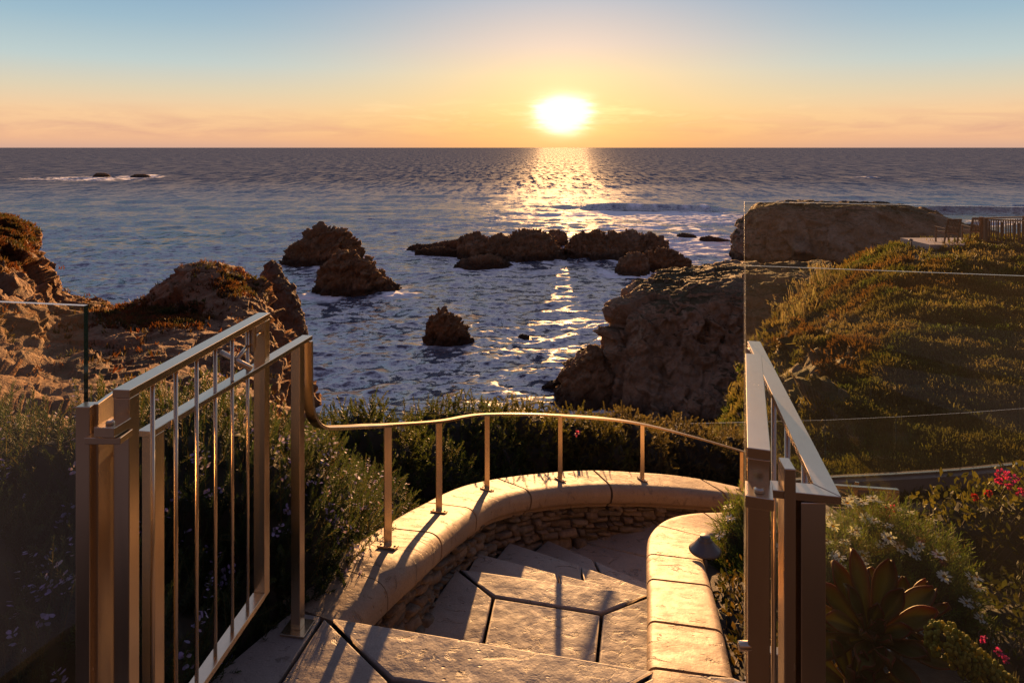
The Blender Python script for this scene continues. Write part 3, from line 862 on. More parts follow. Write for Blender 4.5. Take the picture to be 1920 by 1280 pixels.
A_, B_, C_, D_ = (-.652, 2.37), (.464, 2.12), (.22, 1.975), (-.37, 2.08)
land = [[A_, B_, C_, D_],
        [A_, D_, (-.5, 1.2), (-.88, 1.2), (-.703, 2.067)],
        [A_, (-.703, 2.067), (-.88, 1.2), (-1.25, 1.2), (-.95, 2.03), (-.775, 2.40)],
        [D_, C_, (.15, 1.2), (-.5, 1.2)],
        [B_, C_, (.15, 1.2), (.95, 1.2), (.80, 2.02), (.68, 2.10)]]
for x0, x1 in ((-1.25, -.5), (-.5, .15), (.15, .95)):
    land.append([(x0, 1.2), (x1, 1.2), (x1, .75), (x0, .75)])
o = slab_obj('terrace_paving', land, 0, .06, STONE); tag(o, kind='structure')
b = MB(); b.add([(-1.24, -1.8, -.03), (.95, -1.8, -.03), (.93, 1.3, -.03), (.70, 2.05, -.03), (.44, 2.09, -.03), (-.66, 2.33, -.03), (-.79, 2.36, -.03), (-1.24, 1.3, -.03)], [list(range(8))])
tag(b.build('paving_joint', JOINT), kind='structure')
b = MB(); b.box((-.15, -.55, -.02), (2.2, 2.58, .04)); tag(b.build('path', m_plain('reflection_dimmer', (.07, .046, .03), .9, var=.4, scale=20, bump=.4)), kind='structure')  # unseen dark ground added so steel fronts mirror less sunlit paving

stairs = thing('curved_stairs', 'curving stone steps going down from the paved landing between the two walls', 'stairs', (0, 2.9, -.5))


def child(o, parent):
    o.parent = parent; o.matrix_parent_inverse = Matrix.Translation(-Vector(parent.location)); return o


T2a, T2b, T2c, T2d = (-.285, 3.47), (.67, 3.26), (.41, 3.123), (-.089, 3.242)
treads = [(-.17, [[(-.62, 2.56), (-.05, 2.43), (-.05, 2.20), (-.66, 2.30)], [(-.05, 2.43), (.56, 2.30), (.52, 2.06), (-.05, 2.20)]]),
          (-.34, [[(-.58, 2.78), (.1, 2.63), (.1, 2.38), (-.62, 2.50)], [(.1, 2.63), (.62, 2.50), (.58, 2.28), (.1, 2.38)]]),
          (-.51, [[T2a, T2b, T2c, T2d], [T2a, T2d, (-.175, 2.50), (-.58, 2.60)], [T2d, T2c, (.27, 2.42), (-.175, 2.50)], [T2c, T2b, (.62, 2.38), (.27, 2.42)]]),
          (-.68, [[(-.20, 3.89), (.24, 3.70), (.30, 3.28), (-.34, 3.38)], [(.24, 3.70), (.76, 3.50), (.72, 3.2), (.30, 3.28)]]),
          (-.85, [[(-.02, 4.29), (.40, 4.05), (.42, 3.55), (-.26, 3.78)], [(.40, 4.05), (.82, 3.80), (.80, 3.4), (.42, 3.55)]]),
          (-1.02, [[(.24, 4.61), (.52, 4.39), (.62, 3.85), (-.10, 4.15)], [(.52, 4.39), (.95, 4.05), (.85, 3.7), (.62, 3.85)]]),
          (-1.19, [[(-.02, 4.50), (.85, 4.0), (1.25, 3.85), (1.28, 4.55), (.62, 4.82), (.30, 4.98)], [(.62, 4.82), (1.28, 4.55), (1.32, 5.25), (.9, 5.22), (.30, 4.98)]]),
          (-1.36, [[(1.25, 3.8), (1.9, 3.95), (1.85, 5.65), (1.2, 5.35)]]),
          (-1.53, [[(1.85, 3.9), (2.5, 4.4), (2.3, 6.1), (1.8, 5.65)]]),
          (-1.75, [[(2.4, 4.3), (3.4, 5.2), (2.9, 6.7), (2.2, 6.1)]])]
for z, polys in treads:
    t = child(slab_obj('tread', polys, z, .065, STONE, bev=.011), stairs)
    b = MB()
    for p in polys:
        q = offset_poly(p, .022); n = len(q)
        b.add([(v.x, v.y, z - .02) for v in q] + [(v.x, v.y, z - .5) for v in q], [list(range(n))] + [[i, (i + 1) % n, n + (i + 1) % n, n + i] for i in range(n)])
        q2 = offset_poly(p, -.001)
    child(b.build('riser', JOINT if False else STONE), stairs)
    # dark grout that fills the joints between the slabs of a tread
    if len(polys) > 1:
        b = MB()
        for p in polys:
            q = offset_poly(p, .0); b.add([(v.x, v.y, z - .012) for v in offset_poly(p, -.006)], [list(range(n))] if len(q) == n else [list(range(len(q)))])
        pass


def sweep(path, prof, name, mat, parent=None, rvec=None, caps=True, smooth=True, closed=True):
    P = np.asarray(path, float); n = len(P); k = len(prof)
    T = np.gradient(P, axis=0); T /= np.linalg.norm(T, axis=1)[:, None]
    if rvec is None:
        H = T.copy(); H[:, 2] = 0
        H /= np.linalg.norm(H, axis=1)[:, None] + 1e-9
        Rv = np.stack([H[:, 1], -H[:, 0], 0 * H[:, 0]], -1)
    else:
        Rv = rvec
    U = np.cross(Rv, T)
    pr = np.asarray(prof, float)
    V = P[:, None] + Rv[:, None] * pr[None, :, 0:1] + U[:, None] * pr[None, :, 1:2]
    Fc = [[i * k + j, i * k + (j + 1) % k, (i + 1) * k + (j + 1) % k, (i + 1) * k + j] for i in range(n - 1) for j in range(k if closed else k - 1)]
    if caps: Fc += [list(range(k))[::-1], [(n - 1) * k + j for j in range(k)]]
    o = mesh_obj(name, V.reshape(-1, 3), Fc, mat, smooth=smooth)
    bm = bmesh.new(); bm.from_mesh(o.data); bmesh.ops.recalc_face_normals(bm, faces=bm.faces); bm.to_mesh(o.data); bm.free()
    if smooth:
        o.data.set_sharp_from_angle(angle=math.radians(38))
    if parent is not None: child(o, parent)
    return o


def path_frames(P):
    T = np.gradient(P, axis=0); T[:, 2] = 0; T /= np.linalg.norm(T, axis=1)[:, None]
    return np.stack([T[:, 1], -T[:, 0], 0 * T[:, 0]], -1)


def proj(P):
    P = np.asarray(P); return 960 + F * P[:, 0] / P[:, 1], 277 + F * (EYE - P[:, 2]) / P[:, 1]


WALL_CTRL = np.array([(-.70, 2.375, .0), (-.60, 2.60, -.005), (-.513, 2.816, -.03), (-.375, 3.5, -.25), (-.155, 4.23, -.50), (.34, 4.83, -.73), (.98, 5.14, -.88), (1.85, 5.58, -1.18), (3.2, 6.75, -2.0), (4.3, 8.0, -2.8)])
WP = catmull(WALL_CTRL, 700)
wall = thing('curved_stone_wall', 'curved outer stair wall of stacked brown stone with smooth rounded stone coping', 'stone wall', (.0, 4.2, -1.0))
COPE_PROF = [(-.15, -.11), (-.15, -.016), (-.148, -.008), (-.142, -.002), (-.134, 0), (-.12, 0), (.065, 0), (.084, -.0005), (.100, -.004), (.117, -.011), (.131, -.022), (.141, -.036), (.146, -.052), (.147, -.06), (.147, -.095), (.143, -.106), (.132, -.116), (.118, -.124), (.108, -.134), (.104, -.148), (.085, -.155)]


def cut_at(P, key, vals):
    return [int(np.argmin(np.abs(key - v))) for v in vals]


wx, wy = proj(WP)
cuts = [0] + cut_at(WP, wx, [668, 772, 846, 965, 1130, 1338, 1470]) + [len(WP) - 1]
step_len = np.linalg.norm(np.diff(WP, axis=0), axis=1).mean()
Rw = path_frames(WP)
for a, b_ in zip(cuts[:-1], cuts[1:]):
    seg = WP[a + 1:b_ - 0]
    if len(seg) < 4: continue
    # 1 cm open joint between blocks
    s0 = seg[0] + (seg[1] - seg[0]) * .3
    sweep(seg, COPE_PROF, 'coping_block', COPE, wall)
sweep(WP[::6] + np.array([0, 0, -.02]), [(-.135, -.10), (-.135, 0.0), (.10, 0.0), (.10, -.10)], 'mortar_bed', JOINT, wall)
core = sweep(WP[::6], [(-.11, -1.1), (-.11, -.11), (.055, -.11), (.055, -1.1)], 'wall_core', JOINT, wall)


def stone_face(P, R, off, z0, z1, name, parent, seed, facing=1):
    rr = np.random.RandomState(seed)
    L = np.concatenate([[0], np.cumsum(np.linalg.norm(np.diff(P[:, :2], axis=0), axis=1))])
    def pos(s, d, dep):
        i = np.interp(s, L, np.arange(len(P)))
        x = np.stack([np.interp(i, np.arange(len(P)), P[:, k]) for k in range(3)], -1)
        r = np.stack([np.interp(i, np.arange(len(P)), R[:, k]) for k in range(3)], -1)
        return x + r * (off + dep)[..., None] * facing + np.stack([0 * d, 0 * d, -d], -1)
    V = []; Q = []; Cc = []; base = 0
    g = np.array([-1, -.93, -.72, 0, .72, .93, 1]); a, b = np.meshgrid(g, g, indexing='ij')
    bul = (1 - np.abs(a) ** 16) * (1 - np.abs(b) ** 12)
    quad = grid_faces(7, 7)
    d = z0
    while d < z1:
        h = rr.choice([.022, .032, .042, .055, .075], p=[.2, .3, .25, .15, .1])
        s = rr.uniform(-.1, 0); wob0 = rr.uniform(0, 30)
        while s < L[-1]:
            w = min(.30, h * rr.uniform(1.4, 5.5))
            hh = h * rr.uniform(.85, 1.3); dd = d + .008 * math.sin(s * 3.1 + wob0) + rr.uniform(-.007, .007); dep = rr.uniform(.012, .055)
            tilt = rr.uniform(-.12, .12); taper = rr.uniform(-.25, .25)
            S = s + w / 2 + a * (w / 2 - .003) * (1 + taper * b * .4); Dd = dd + hh / 2 + (b * (hh / 2 - .0035)) * (1 + taper * a) + tilt * a * w * .25
            nz = fbm(np.stack([S * 22, Dd * 22, 0 * S + seed + rr.uniform(0, 50)], -1), 3)
            De = dep * bul + nz * .010 * bul + bul * (rr.uniform(-.012, .012) * a + rr.uniform(-.012, .012) * b)
            sl = np.interp(np.clip(s, 0, L[-1]), L, np.arange(len(P)))
            V.append(pos(S.ravel(), Dd.ravel(), De.ravel())); Q.append(quad + base); base += 49
            tone = rr.uniform(.05, .22); hue = rr.uniform(-.02, .03)
            Cc.append(np.tile([tone + hue, tone * .76, tone * .56 - hue * .5], (49, 1)))
            s += w
        d += h
    o = mesh_obj(name, np.concatenate(V), np.concatenate(Q), WALLST, col=np.concatenate(Cc), smooth=True)
    child(o, parent); return o


stone_face(WP[::4], Rw[::4], .055, .135, 1.0, 'stone_face', wall, 5)

CAP_CTRL = np.array([(.50, 1.80, .0), (.555, 2.13, -.005), (.66, 2.65, -.13), (.765, 3.2, -.29), (.85, 3.55, -.40), (1.00, 3.82, -.49), (1.26, 3.98, -.56), (1.62, 4.08, -.64), (2.2, 4.4, -.95), (3.0, 5.2, -1.55)])
CP = catmull(CAP_CTRL, 500)
pw = thing('planter_wall', 'low inner stair wall with broad rounded stone cap beside the path light', 'stone wall', (.7, 2.9, -.6))
_ch = [(.085, 0), (.104, -.0004), (.112, -.002), (.120, -.006), (.126, -.012), (.1305, -.020), (.132, -.028), (.132, -.105), (.126, -.118), (.112, -.128), (.10, -.135)]
CAP_PROF = [(-a, b) for a, b in _ch[::-1]] + _ch
cx_, cy_ = proj(CP)
k0 = int(np.argmin(np.abs(CP[:, 1] - 2.115)))
ccut = [0, k0] + cut_at(CP[:200], cy_[:200], [1172, 1090, 1043]) + [int(np.argmin(np.abs(cx_ - 1275) + (CP[:, 1] < 3.5) * 999)), int(np.argmin(np.abs(cx_ - 1345) + (CP[:, 1] < 3.5) * 999)), len(CP) - 1]
ccut = sorted(set(ccut))
for a, b_ in zip(ccut[:-1], ccut[1:]):
    seg = CP[a + 1:b_]
    if len(seg) < 4: continue
    sweep(seg, CAP_PROF, 'cap_block', COPE, pw)
sweep(CP[::6] + np.array([0, 0, -.016]), [(-.10, -.09), (-.10, 0), (.10, 0), (.10, -.09)], 'mortar_bed', JOINT, pw)
sweep(CP[::6], [(-.09, -1.1), (-.09, -.1), (.09, -.1), (.09, -1.1)], 'wall_core', STONE, pw)

# ---------------------------------------------------------------- rail along the curved wall and left of the landing
posts = [(727, 1027, 2.816), (823, 960, 3.5), (913, 918, 4.23), (1050, 900, 4.83), (1204, 898, 5.14), (1390, 921, 5.58)]
tops = [797, 790, 777, 779, 795, 845]
rail = thing('wall_handrail', 'long steel handrail swooping down onto the curved wall coping on flat posts', 'handrail', (-.51, 2.82, -.03))
tp = [(-.702, 2.345, .957), (-.702, 2.347, .87), (-.702, 2.352, .78), (-.695, 2.37, .69), (-.678, 2.425, .63), (-.64, 2.52, .588), (-.58, 2.66, .535)]
ptop = [at(px, ty, D) for (px, py, D), ty in zip(posts, tops)]
tp += [tuple(p) for p in ptop] + [tuple(at(1490, 880, 6.1)), tuple(at(1592, 927, 6.8))]
RP = catmull(np.array(tp), 420)
rv = path_frames(RP)
nfix = 95
rv[:nfix] = rv[nfix]
rvs = rv.copy()
for k in range(3): rvs[:, k] = np.convolve(np.pad(rv[:, k], 12, mode='edge'), np.ones(25) / 25, 'valid')
rvs /= np.linalg.norm(rvs, axis=1)[:, None]
sweep(RP, [(-.019, -.006), (-.019, .004), (-.017, .006), (.017, .006), (.019, .004), (.019, -.006)], 'top_rail', STEEL, rail, rvec=rvs, smooth=True)


def flat_post(base, top, w, d, ang, name='post', plate=True, parent=None, tan=None):
    M = Matrix.Rotation(ang, 3, 'Z')
    b = MB(); base = Vector(base); top = Vector(top)
    c = (base + top) / 2
    b.box((c.x, c.y, c.z), (w, d, abs(top.z - base.z)), M)
    o = child(b.build(name, STEEL, bevel=.0012, seg=1), parent)
    if plate:
        t_ = Vector(tan).normalized(); r_ = t_.cross(Vector((0, 0, 1))).normalized(); n_ = r_.cross(t_); M = Matrix((r_, t_, n_)).transposed()
        q = MB(); q.box(n_ * .005, (w * 2.5, .045, .008), M)
        for s_ in (-1, 1):
            q.box(M @ Vector((s_ * w * .95, 0, .011)), (.009, .009, .005), M)
        p = q.build('base_plate', STEEL, bevel=.001, seg=1)
        p.location = (base.x, base.y, base.z)
        p.parent = o; p.matrix_parent_inverse = (Matrix.Translation(-Vector(parent.location))).inverted() @ Matrix.Translation(-Vector(parent.location)) @ Matrix.Translation(Vector((0, 0, 0)))
        p.matrix_parent_inverse = Matrix.Identity(4)
    return o


for (px, py, D), t in zip(posts, ptop):
    i = int(np.argmin(np.abs(WP[:, 1] - D) + np.abs(WP[:, 0] - (px - 960) / F * D)))
    base = Vector((t.x, t.y, WP[i, 2] + .001))
    T = WP[i + 3] - WP[i - 3]
    flat_post(base, t + Vector((0, 0, -.006)), .032, .012, math.atan2(T[1], T[0]) * .35, parent=rail, tan=T)
t7 = at(1592, 927, 6.8)
flat_post((t7.x, t7.y, -2.05), t7, .032, .012, 0, parent=rail, plate=False)

# upper handrail run by the gate
up = thing('gate_handrail', 'straight steel handrail on two square posts along the open gate at left', 'handrail', (-.78, 1.95, 0))
b = MB(); b.bar((-.838, 1.555, .968), (-.704, 2.352, .968), .037, .014)
child(b.build('top_rail', STEEL, bevel=.0015), up)
dv = (Vector((-.704, 2.352, 0)) - Vector((-.838, 1.555, 0))).normalized(); ang = math.atan2(dv.y, dv.x)
for (x, y), zb in (((-.833, 1.585), -.03), ((-.722, 2.30), .008)):
    b = MB(); b.box((x, y, (zb + .96) / 2), (.034, .034, .96 - zb), Matrix.Rotation(ang, 3, 'Z'))
    o = child(b.build('post', STEEL, bevel=.002), up)
    q = MB(); q.box((x, y, max(zb - .004, .004) if zb > 0 else -.026), (.085, .085, .008), Matrix.Rotation(ang, 3, 'Z'))
    pl = q.build('base_plate', STEEL, bevel=.001, seg=1); pl.parent = o


# ---------------------------------------------------------------- gates
def gate(name, label, p0, p1, ztop, zbot, nbar, latch, flip=1):
    g = thing(name, label, 'gate', (p0[0], p0[1], zbot))
    a, c = Vector((*p0, 0)), Vector((*p1, 0)); dv = (c - a).normalized(); ang = math.atan2(dv.y, dv.x); R = Matrix.Rotation(ang, 3, 'Z')
    L = (c - a).length

    def P(s, z): return a + dv * s + Vector((0, 0, z))
    b = MB(); b.bar(P(-.018, ztop - .009), P(L + .018, ztop - .009), .038, .018); child(b.build('top_bar', STEEL, bevel=.0015), g)
    b = MB(); b.bar(P(.018, zbot + .009), P(L - .018, zbot + .009), .038, .018); child(b.build('bottom_bar', STEEL, bevel=.0015), g)
    for s in (0, L):
        b = MB(); b.box(P(s, (ztop - .018 + zbot) / 2), (.034, .036, ztop - .018 - zbot), R); child(b.build('stile', STEEL, bevel=.002), g)
    for k in range(1, nbar + 1):
        b = MB(); b.tube([P(L * k / (nbar + 1), zbot + .018), P(L * k / (nbar + 1), ztop - .018)], .005, 10)
        child(b.build('baluster', STEEL, smooth=True), g)
    if latch:
        s0 = L - .075
        b = MB(); b.box(P(s0, ztop - .055), (.012, .030, .074), R); b.box(P(s0 + .006, ztop - .05), (.004, .034, .06), R)
        lb = child(b.build('latch_box', STEEL, bevel=.002), g)
        side = R @ Vector((0, -1, 0)) * flip
        b = MB(); b.tube([P(s0 - .005, ztop - .068), P(s0 - .085, ztop - .092)], .006, 12)
        e = P(s0 - .085, ztop - .092)
        b.tube([e - side * .045 + Vector((0, 0, .022)), e + side * .045 - Vector((0, 0, .022))], .0085, 14)
        h = b.build('lever_handle', STEEL, smooth=True); h.parent = lb
        b = MB(); b.tube([P(s0 + .005, ztop - .06), P(L + .006, ztop - .05)], .007, 12)
        h = b.build('bolt', STEEL, smooth=True); h.parent = lb
        for q in (h,): pass
    # hinge block on the first stile
    b = MB(); b.bar(P(-.07, ztop - .068), P(-.016, ztop - .068), .044, .020)
    b.lathe([(.009, 0), (.009, .005), (.006, .008)], P(-.05, ztop - .058), 14)
    child(b.build('hinge', STEEL, bevel=.0012), g)
    return g


gate('metal_gate', 'open steel bar gate with lever handle swung back at left of the landing', (-.815, 1.443), (-.761, 2.075), 1.115, .262, 6, True)
gate('metal_gate', 'open steel bar gate seen end on at right of the landing', (.428, 1.185), (.598, 1.69), 1.105, .262, 6, False)

gp = thing('gate_post', 'angled steel gate post standing at the end of the left glass pane', 'post', (-.88, 1.41, 0))
b = MB(); b.box((-.879, 1.412, .53), (.030, .030, 1.12)); child(b.build('post_body', STEEL, bevel=.002), gp)
b = MB(); b.bar((-.861, 1.412, .53), (-.868, 1.492, .53), .010, 1.12); child(b.build('side_plate', STEEL, bevel=.0015), gp)
b = MB(); b.bar((-.864, 1.40, 1.028), (-.79, 1.40, 1.028), .045, .014); child(b.build('hinge_plate', STEEL, bevel=.0015), gp)

# right hand rail frame
rh = thing('frame_handrail', 'steel handrail frame with mitred corner and crossbar at the right gate', 'handrail', (.55, 1.16, 0))
ztr = EYE - .58
p_far = Vector((.726, 2.05, ztr - .006)); p_near = Vector((.531, 1.15, ztr - .006))
b = MB()
dv = (p_far - p_near).normalized(); rv_ = Vector((dv.y, -dv.x, 0)); w = .0185
fl, fr = p_far - rv_ * w, p_far + rv_ * w
c_out = Vector((.549, 1.137, 0)); c_in = Vector((.516, 1.176, 0)); c_in = Vector((at(1525, 906, .58 * F / 629).x, .58 * F / 629, 0)); c_out = Vector((at(1578, 931, .58 * F / 654).x, .58 * F / 654, 0))
l_f = Vector((at(1412, 914, .58 * F / 637).x, .58 * F / 637, 0)); l_b = Vector((at(1420, 897, .58 * F / 620).x, .58 * F / 620, 0))


def plate(b, pts, z0, z1):
    n = len(pts)
    b.add([(p.x, p.y, z0) for p in pts] + [(p.x, p.y, z1) for p in pts], [list(range(n))[::-1], [n + i for i in range(n)]] + [[i, (i + 1) % n, n + (i + 1) % n, n + i] for i in range(n)])


plate(b, [c_out, fr, fl, c_in], ztr - .014, ztr); child(b.build('top_rail', STEEL, bevel=.0012), rh)
b = MB(); plate(b, [l_f, c_out + Vector((-.0006, .0004, 0)), c_in + Vector((-.0006, 0, 0)), l_b], ztr - .014, ztr - .0004); child(b.build('crossbar', STEEL, bevel=.0012), rh)
for (x, y, sx, sy, z1) in ((.506, 1.165, .042, .040, ztr - .015), (.716, 2.02, .034, .034, ztr - .015)):
    b = MB(); b.box((x, y, z1 / 2), (sx, sy, z1)); o = child(b.build('post', STEEL, bevel=.002), rh)
    q = MB(); q.box((x, y, .004), (.09, .09, .008)); child(q.build('base_plate', STEEL, bevel=.001, seg=1), rh)
b = MB(); b.bar((.468, 1.148, .54), (.474, 1.192, .54), .019, 1.08); child(b.build('latch_post', STEEL, bevel=.002), rh)
for k in range(4):
    f = .2 + .2 * k
    q = p_near.lerp(p_far, f); b = MB(); b.tube([(q.x, q.y, .02), (q.x, q.y, ztr - .015)], .0062, 10)
    child(b.build('baluster', STEEL, smooth=True), rh)
b = MB(); b.tube([(.392, 1.18, .76), (.43, 1.18, .76)], .008, 14)
child(b.build('stop_pin', STEEL, smooth=True), rh)


# ---------------------------------------------------------------- glass
def glass_panel(name, label, p0, p1, z0, z1a, z1b=None, th=.012, group=None, mats=None, clamps=True, z0b=None):
    z1b = z1a if z1b is None else z1b; z0b = z0 if z0b is None else z0b
    g = thing(name, label, 'glass panel', ((p0[0] + p1[0]) / 2, (p0[1] + p1[1]) / 2, z0), group=group)
    a = Vector((*p0, 0)); c = Vector((*p1, 0)); dv = (c - a).normalized(); nv = Vector((-dv.y, dv.x, 0)) * th / 2
    V = [a - nv + Vector((0, 0, z0)), c - nv + Vector((0, 0, z0b)), c + nv + Vector((0, 0, z0b)), a + nv + Vector((0, 0, z0)),
         a - nv + Vector((0, 0, z1a)), c - nv + Vector((0, 0, z1b)), c + nv + Vector((0, 0, z1b)), a + nv + Vector((0, 0, z1a))]
    Fc = [[0, 1, 5, 4], [2, 3, 7, 6], [1, 2, 6, 5], [3, 0, 4, 7], [4, 5, 6, 7], [3, 2, 1, 0]]
    o = mesh_obj('pane', V, Fc, [GLASS, EDGE, EDGEB], smooth=False)
    for i, f in enumerate(o.data.polygons): f.material_index = 0 if i < 2 else (1 if i < 4 else 2)
    if mats:
        for i, f in enumerate(o.data.polygons):
            if i >= (4 if group else 2): f.material_index = mats
    child(o, g)
    if clamps:
        L = (c - a).length
        for s in (.08, L - .2) if L > .5 else (L / 2,):
            q = a + dv * s; b = MB(); b.box((q.x, q.y, z0 + .045), (.05, .035, .11), Matrix.Rotation(math.atan2(dv.y, dv.x), 3, 'Z'))
            child(b.build('clamp', STEEL, bevel=.003), g)
    return g


glass_panel('glass_panel', 'clear glass wind screen with green edge ending at the left gate post', (-1.9, 1.62), (-.906, 1.452), -.05, EYE - .335)
glass_panel('glass_panel', 'tall clear glass wind screen beside the right gate before the succulent', (.711, 2.09), (1.60, 1.855), .0, EYE - .165, mats=2)
glass_panel('glass_panel', 'lower clear glass pane standing just behind the tall right wind screen', (.992, 2.90), (2.45, 2.56), -.42, EYE - .50, mats=2, clamps=False)

# ---------------------------------------------------------------- path light
pl = thing('path_light', 'small bronze path light with conical hat beside the stone cap', 'path light', tuple(at(1322, 1180, 3.2)))
hz = EYE - (1031 - 277) / F * 3.2
bx = at(1322, 1030, 3.2)
b = MB(); b.lathe([(.066, .002), (.074, -.001), (.075, .003), (.066, .012), (.050, .027), (.036, .044), (.031, .050), (.031, .053), (.025, .055), (.025, .066), (.022, .069)], (bx.x, bx.y, hz), 32)
child(b.build('lamp_shade', BRONZE, smooth=True), pl)
b = MB(); b.tube([(bx.x, bx.y, hz - .45), (bx.x, bx.y, hz + .03)], .011, 12); child(b.build('stem', BRONZE, smooth=True), pl)

# ---------------------------------------------------------------- soil beds
def bed(name, path, R, offs, drops, nr, nc, seed, jit=.05):
    rows = []
    for o_, d_ in zip(offs, drops):
        q = path + R * o_; q = q.copy(); q[:, 2] += d_; rows.append(q)
    G = sheet(np.array(rows), nr, nc)
    G[..., 2] += jit * fbm(G / .5 + seed, 4)
    return G


OUT = np.array([(-1.25, -1.5, -.05), (-1.2, .3, -.04), (-1.12, 1.2, -.04), (-.86, 2.0, -.03), (-.80, 2.25, -.03)] + [tuple(v) for v in WALL_CTRL[1:]])
OUT[5:, 2] -= .0
op = catmull(OUT, 60); oR = path_frames(op)
shift = np.where(np.arange(60) > 20, -.10, -.02)[:, None]
op2 = op + oR * shift
G = bed('garden_bed', op2, oR, [.03, -.35, -1.0, -2.2, -4.5, -9.0], [-.13, -.22, -.42, -1.25, -3.4, -8.5], 70, 160, 3)
tag(mesh_obj('garden_bed', G.reshape(-1, 3), grid_faces(70, 160), SOIL), kind='structure')

INN = np.array([(.95, -1.5, -.02), (.93, .5, -.02), (.90, 1.3, -.02), (.74, 2.05, -.02)] + [(v[0] + .02, v[1], v[2]) for v in CAP_CTRL[2:]] + [(4.3, 7.2, -2.9), (5.2, 9.5, -3.9), (5.6, 12.0, -4.75)])
ip = catmull(INN, 90)
rowsI = []
for f, dx, dz in ((0, -.0, -.10), (1, .5, -.22), (2, 1.4, -.38), (3, 3.0, -.55), (4, 7.0, -.8), (5, 14., -1.2)):
    q = ip.copy(); q[:, 0] += dx; q[:, 2] += dz
    q[:, 1] -= dx * .06 * 0
    rowsI.append(q)
G = sheet(np.array(rowsI), 60, 160); G[..., 2] += .05 * fbm(G / .5 + 9, 4)
tag(mesh_obj('planting_bed', G.reshape(-1, 3), grid_faces(60, 160)[:, ::-1], SOIL), kind='structure')

# ---------------------------------------------------------------- lower terrace wall with its glass fence
DW = 12.2
tpx = np.array([1180, 1265, 1395, 1545, 1677, 1797, 1905, 2010, 2130]); ty = np.array([797, 792, 789, 785, 779, 772, 764, 755, 744])
by = np.array([930, 922, 908, 896, 889, 881, 870, 858, 845])
TB = atn(tpx, by, DW); TT = atn(tpx, ty, DW)
tw = thing('terrace_wall', 'low curved terrace wall carrying the far glass fence below the green hill', 'stone wall', (6, DW, -5))
PTH = catmull(TB, 120)
sweep(PTH + np.array([0, -.05, 0]), [(-.14, -.36), (-.14, 0), (.14, 0), (.14, -.36)], 'upper_coping', m_plain('wall_render', (.26, .20, .17), .8, var=.2, scale=3, bump=.3), tw, smooth=False)
sweep(PTH + np.array([0, -.34, -.36]), [(-.16, -.10), (-.16, -.01), (-.14, 0), (.14, 0), (.16, -.02), (.17, -.05), (.16, -.10)], 'bench_coping', COPE, tw)
sweep(PTH + np.array([0, -.30, -.46]), [(-.16, -1.6), (-.16, 0), (.10, 0), (.10, -1.6)], 'wall_core', JOINT, tw, smooth=False)
stone_face(catmull(TB, 60) + np.array([0, -.30, -.36]), path_frames(catmull(TB, 60)), .10, .1, .9, 'stone_face', tw, 15)
sweep(PTH + np.array([0, -.05, .02]), [(-.022, -.03), (-.022, .02), (.022, .02), (.022, -.03)], 'glass_channel', STEEL, tw, smooth=False)
names = ['first pane of the far glass fence, half hidden behind shrubs left of the rail', 'pane of the far glass fence just left of the right gate', 'pane of the far glass fence right behind the right gate rail',
         'pane of the far glass fence above the daisies', 'pane of the far glass fence left of the red flowers', 'pane of the far glass fence above the red flowers', 'pane of the far glass fence cut by the picture edge']
for i in range(1, 8):
    a, c = TB[i], TB[i + 1]
    dvec = (c - a) / np.linalg.norm((c - a)[:2]) * .008
    glass_panel('glass_panel', names[i - 1], (a[0] + dvec[0], a[1] + dvec[1] - .05), (c[0] - dvec[0], c[1] - dvec[1] - .05), a[2] + .03, TT[i][2], TT[i + 1][2], z0b=c[2] + .03, group='far glass fence panes', mats=2, clamps=False)
# return pane running away from the corner
c0 = TB[1]; d0 = at(1310, 835, 10.8)
glass_panel('glass_panel', 'return pane of the far glass fence running toward the stairs behind shrubs', (c0[0] - .02, c0[1] - .06), (d0.x, d0.y), c0[2], TT[1][2], d0.z, z0b=d0.z - 1.0, group='far glass fence panes', mats=2, clamps=False)

# stair railing down below, behind the daisies
sr = thing('stair_railing', 'low steel cable railing of the lower stairs above the white daisies', 'railing', tuple(at(1640, 990, 7.6)))
ra, rb = at(1560, 910, 7.6), at(1684, 919, 7.6)
b = MB(); b.bar(ra, rb, .045, .03); child(b.build('top_rail', STEEL, bevel=.003), sr)
for p in (at(1680, 920, 7.6), at(1666, 920, 7.75)):
    b = MB(); b.box((p.x, p.y, p.z - .5), (.05, .05, 1.0)); child(b.build('post', STEEL, bevel=.003), sr)
b = MB()
for k in range(1, 6):
    b.tube([ra + Vector((0, 0, -.12 * k)), rb + Vector((0, 0, -.12 * k))], .004, 6)
child(b.build('cable', STEEL, smooth=True), sr)
b = MB(); b.bar(at(1628, 933, 7.9), at(1700, 958, 7.9), .04, .03); b.bar(at(1607, 903, 8.0), at(1601, 934, 8.0), .05, .02, (0, 1, 0))
child(b.build('lower_rail', STEEL, bevel=.003), sr)

# ---------------------------------------------------------------- deck far right with chairs, fence and lamp
DK = 32.0
KS = DK / 27.5
ZD = EYE - (457 - 277) / F * DK
b = MB(); b.box((22.6, DK + .9, ZD - .40), (6.4, 2.4, .8)); o = b.build('patio', m_plain('pale_concrete', (.52, .44, .40), .7, var=.1), bevel=.01); tag(o, kind='structure')


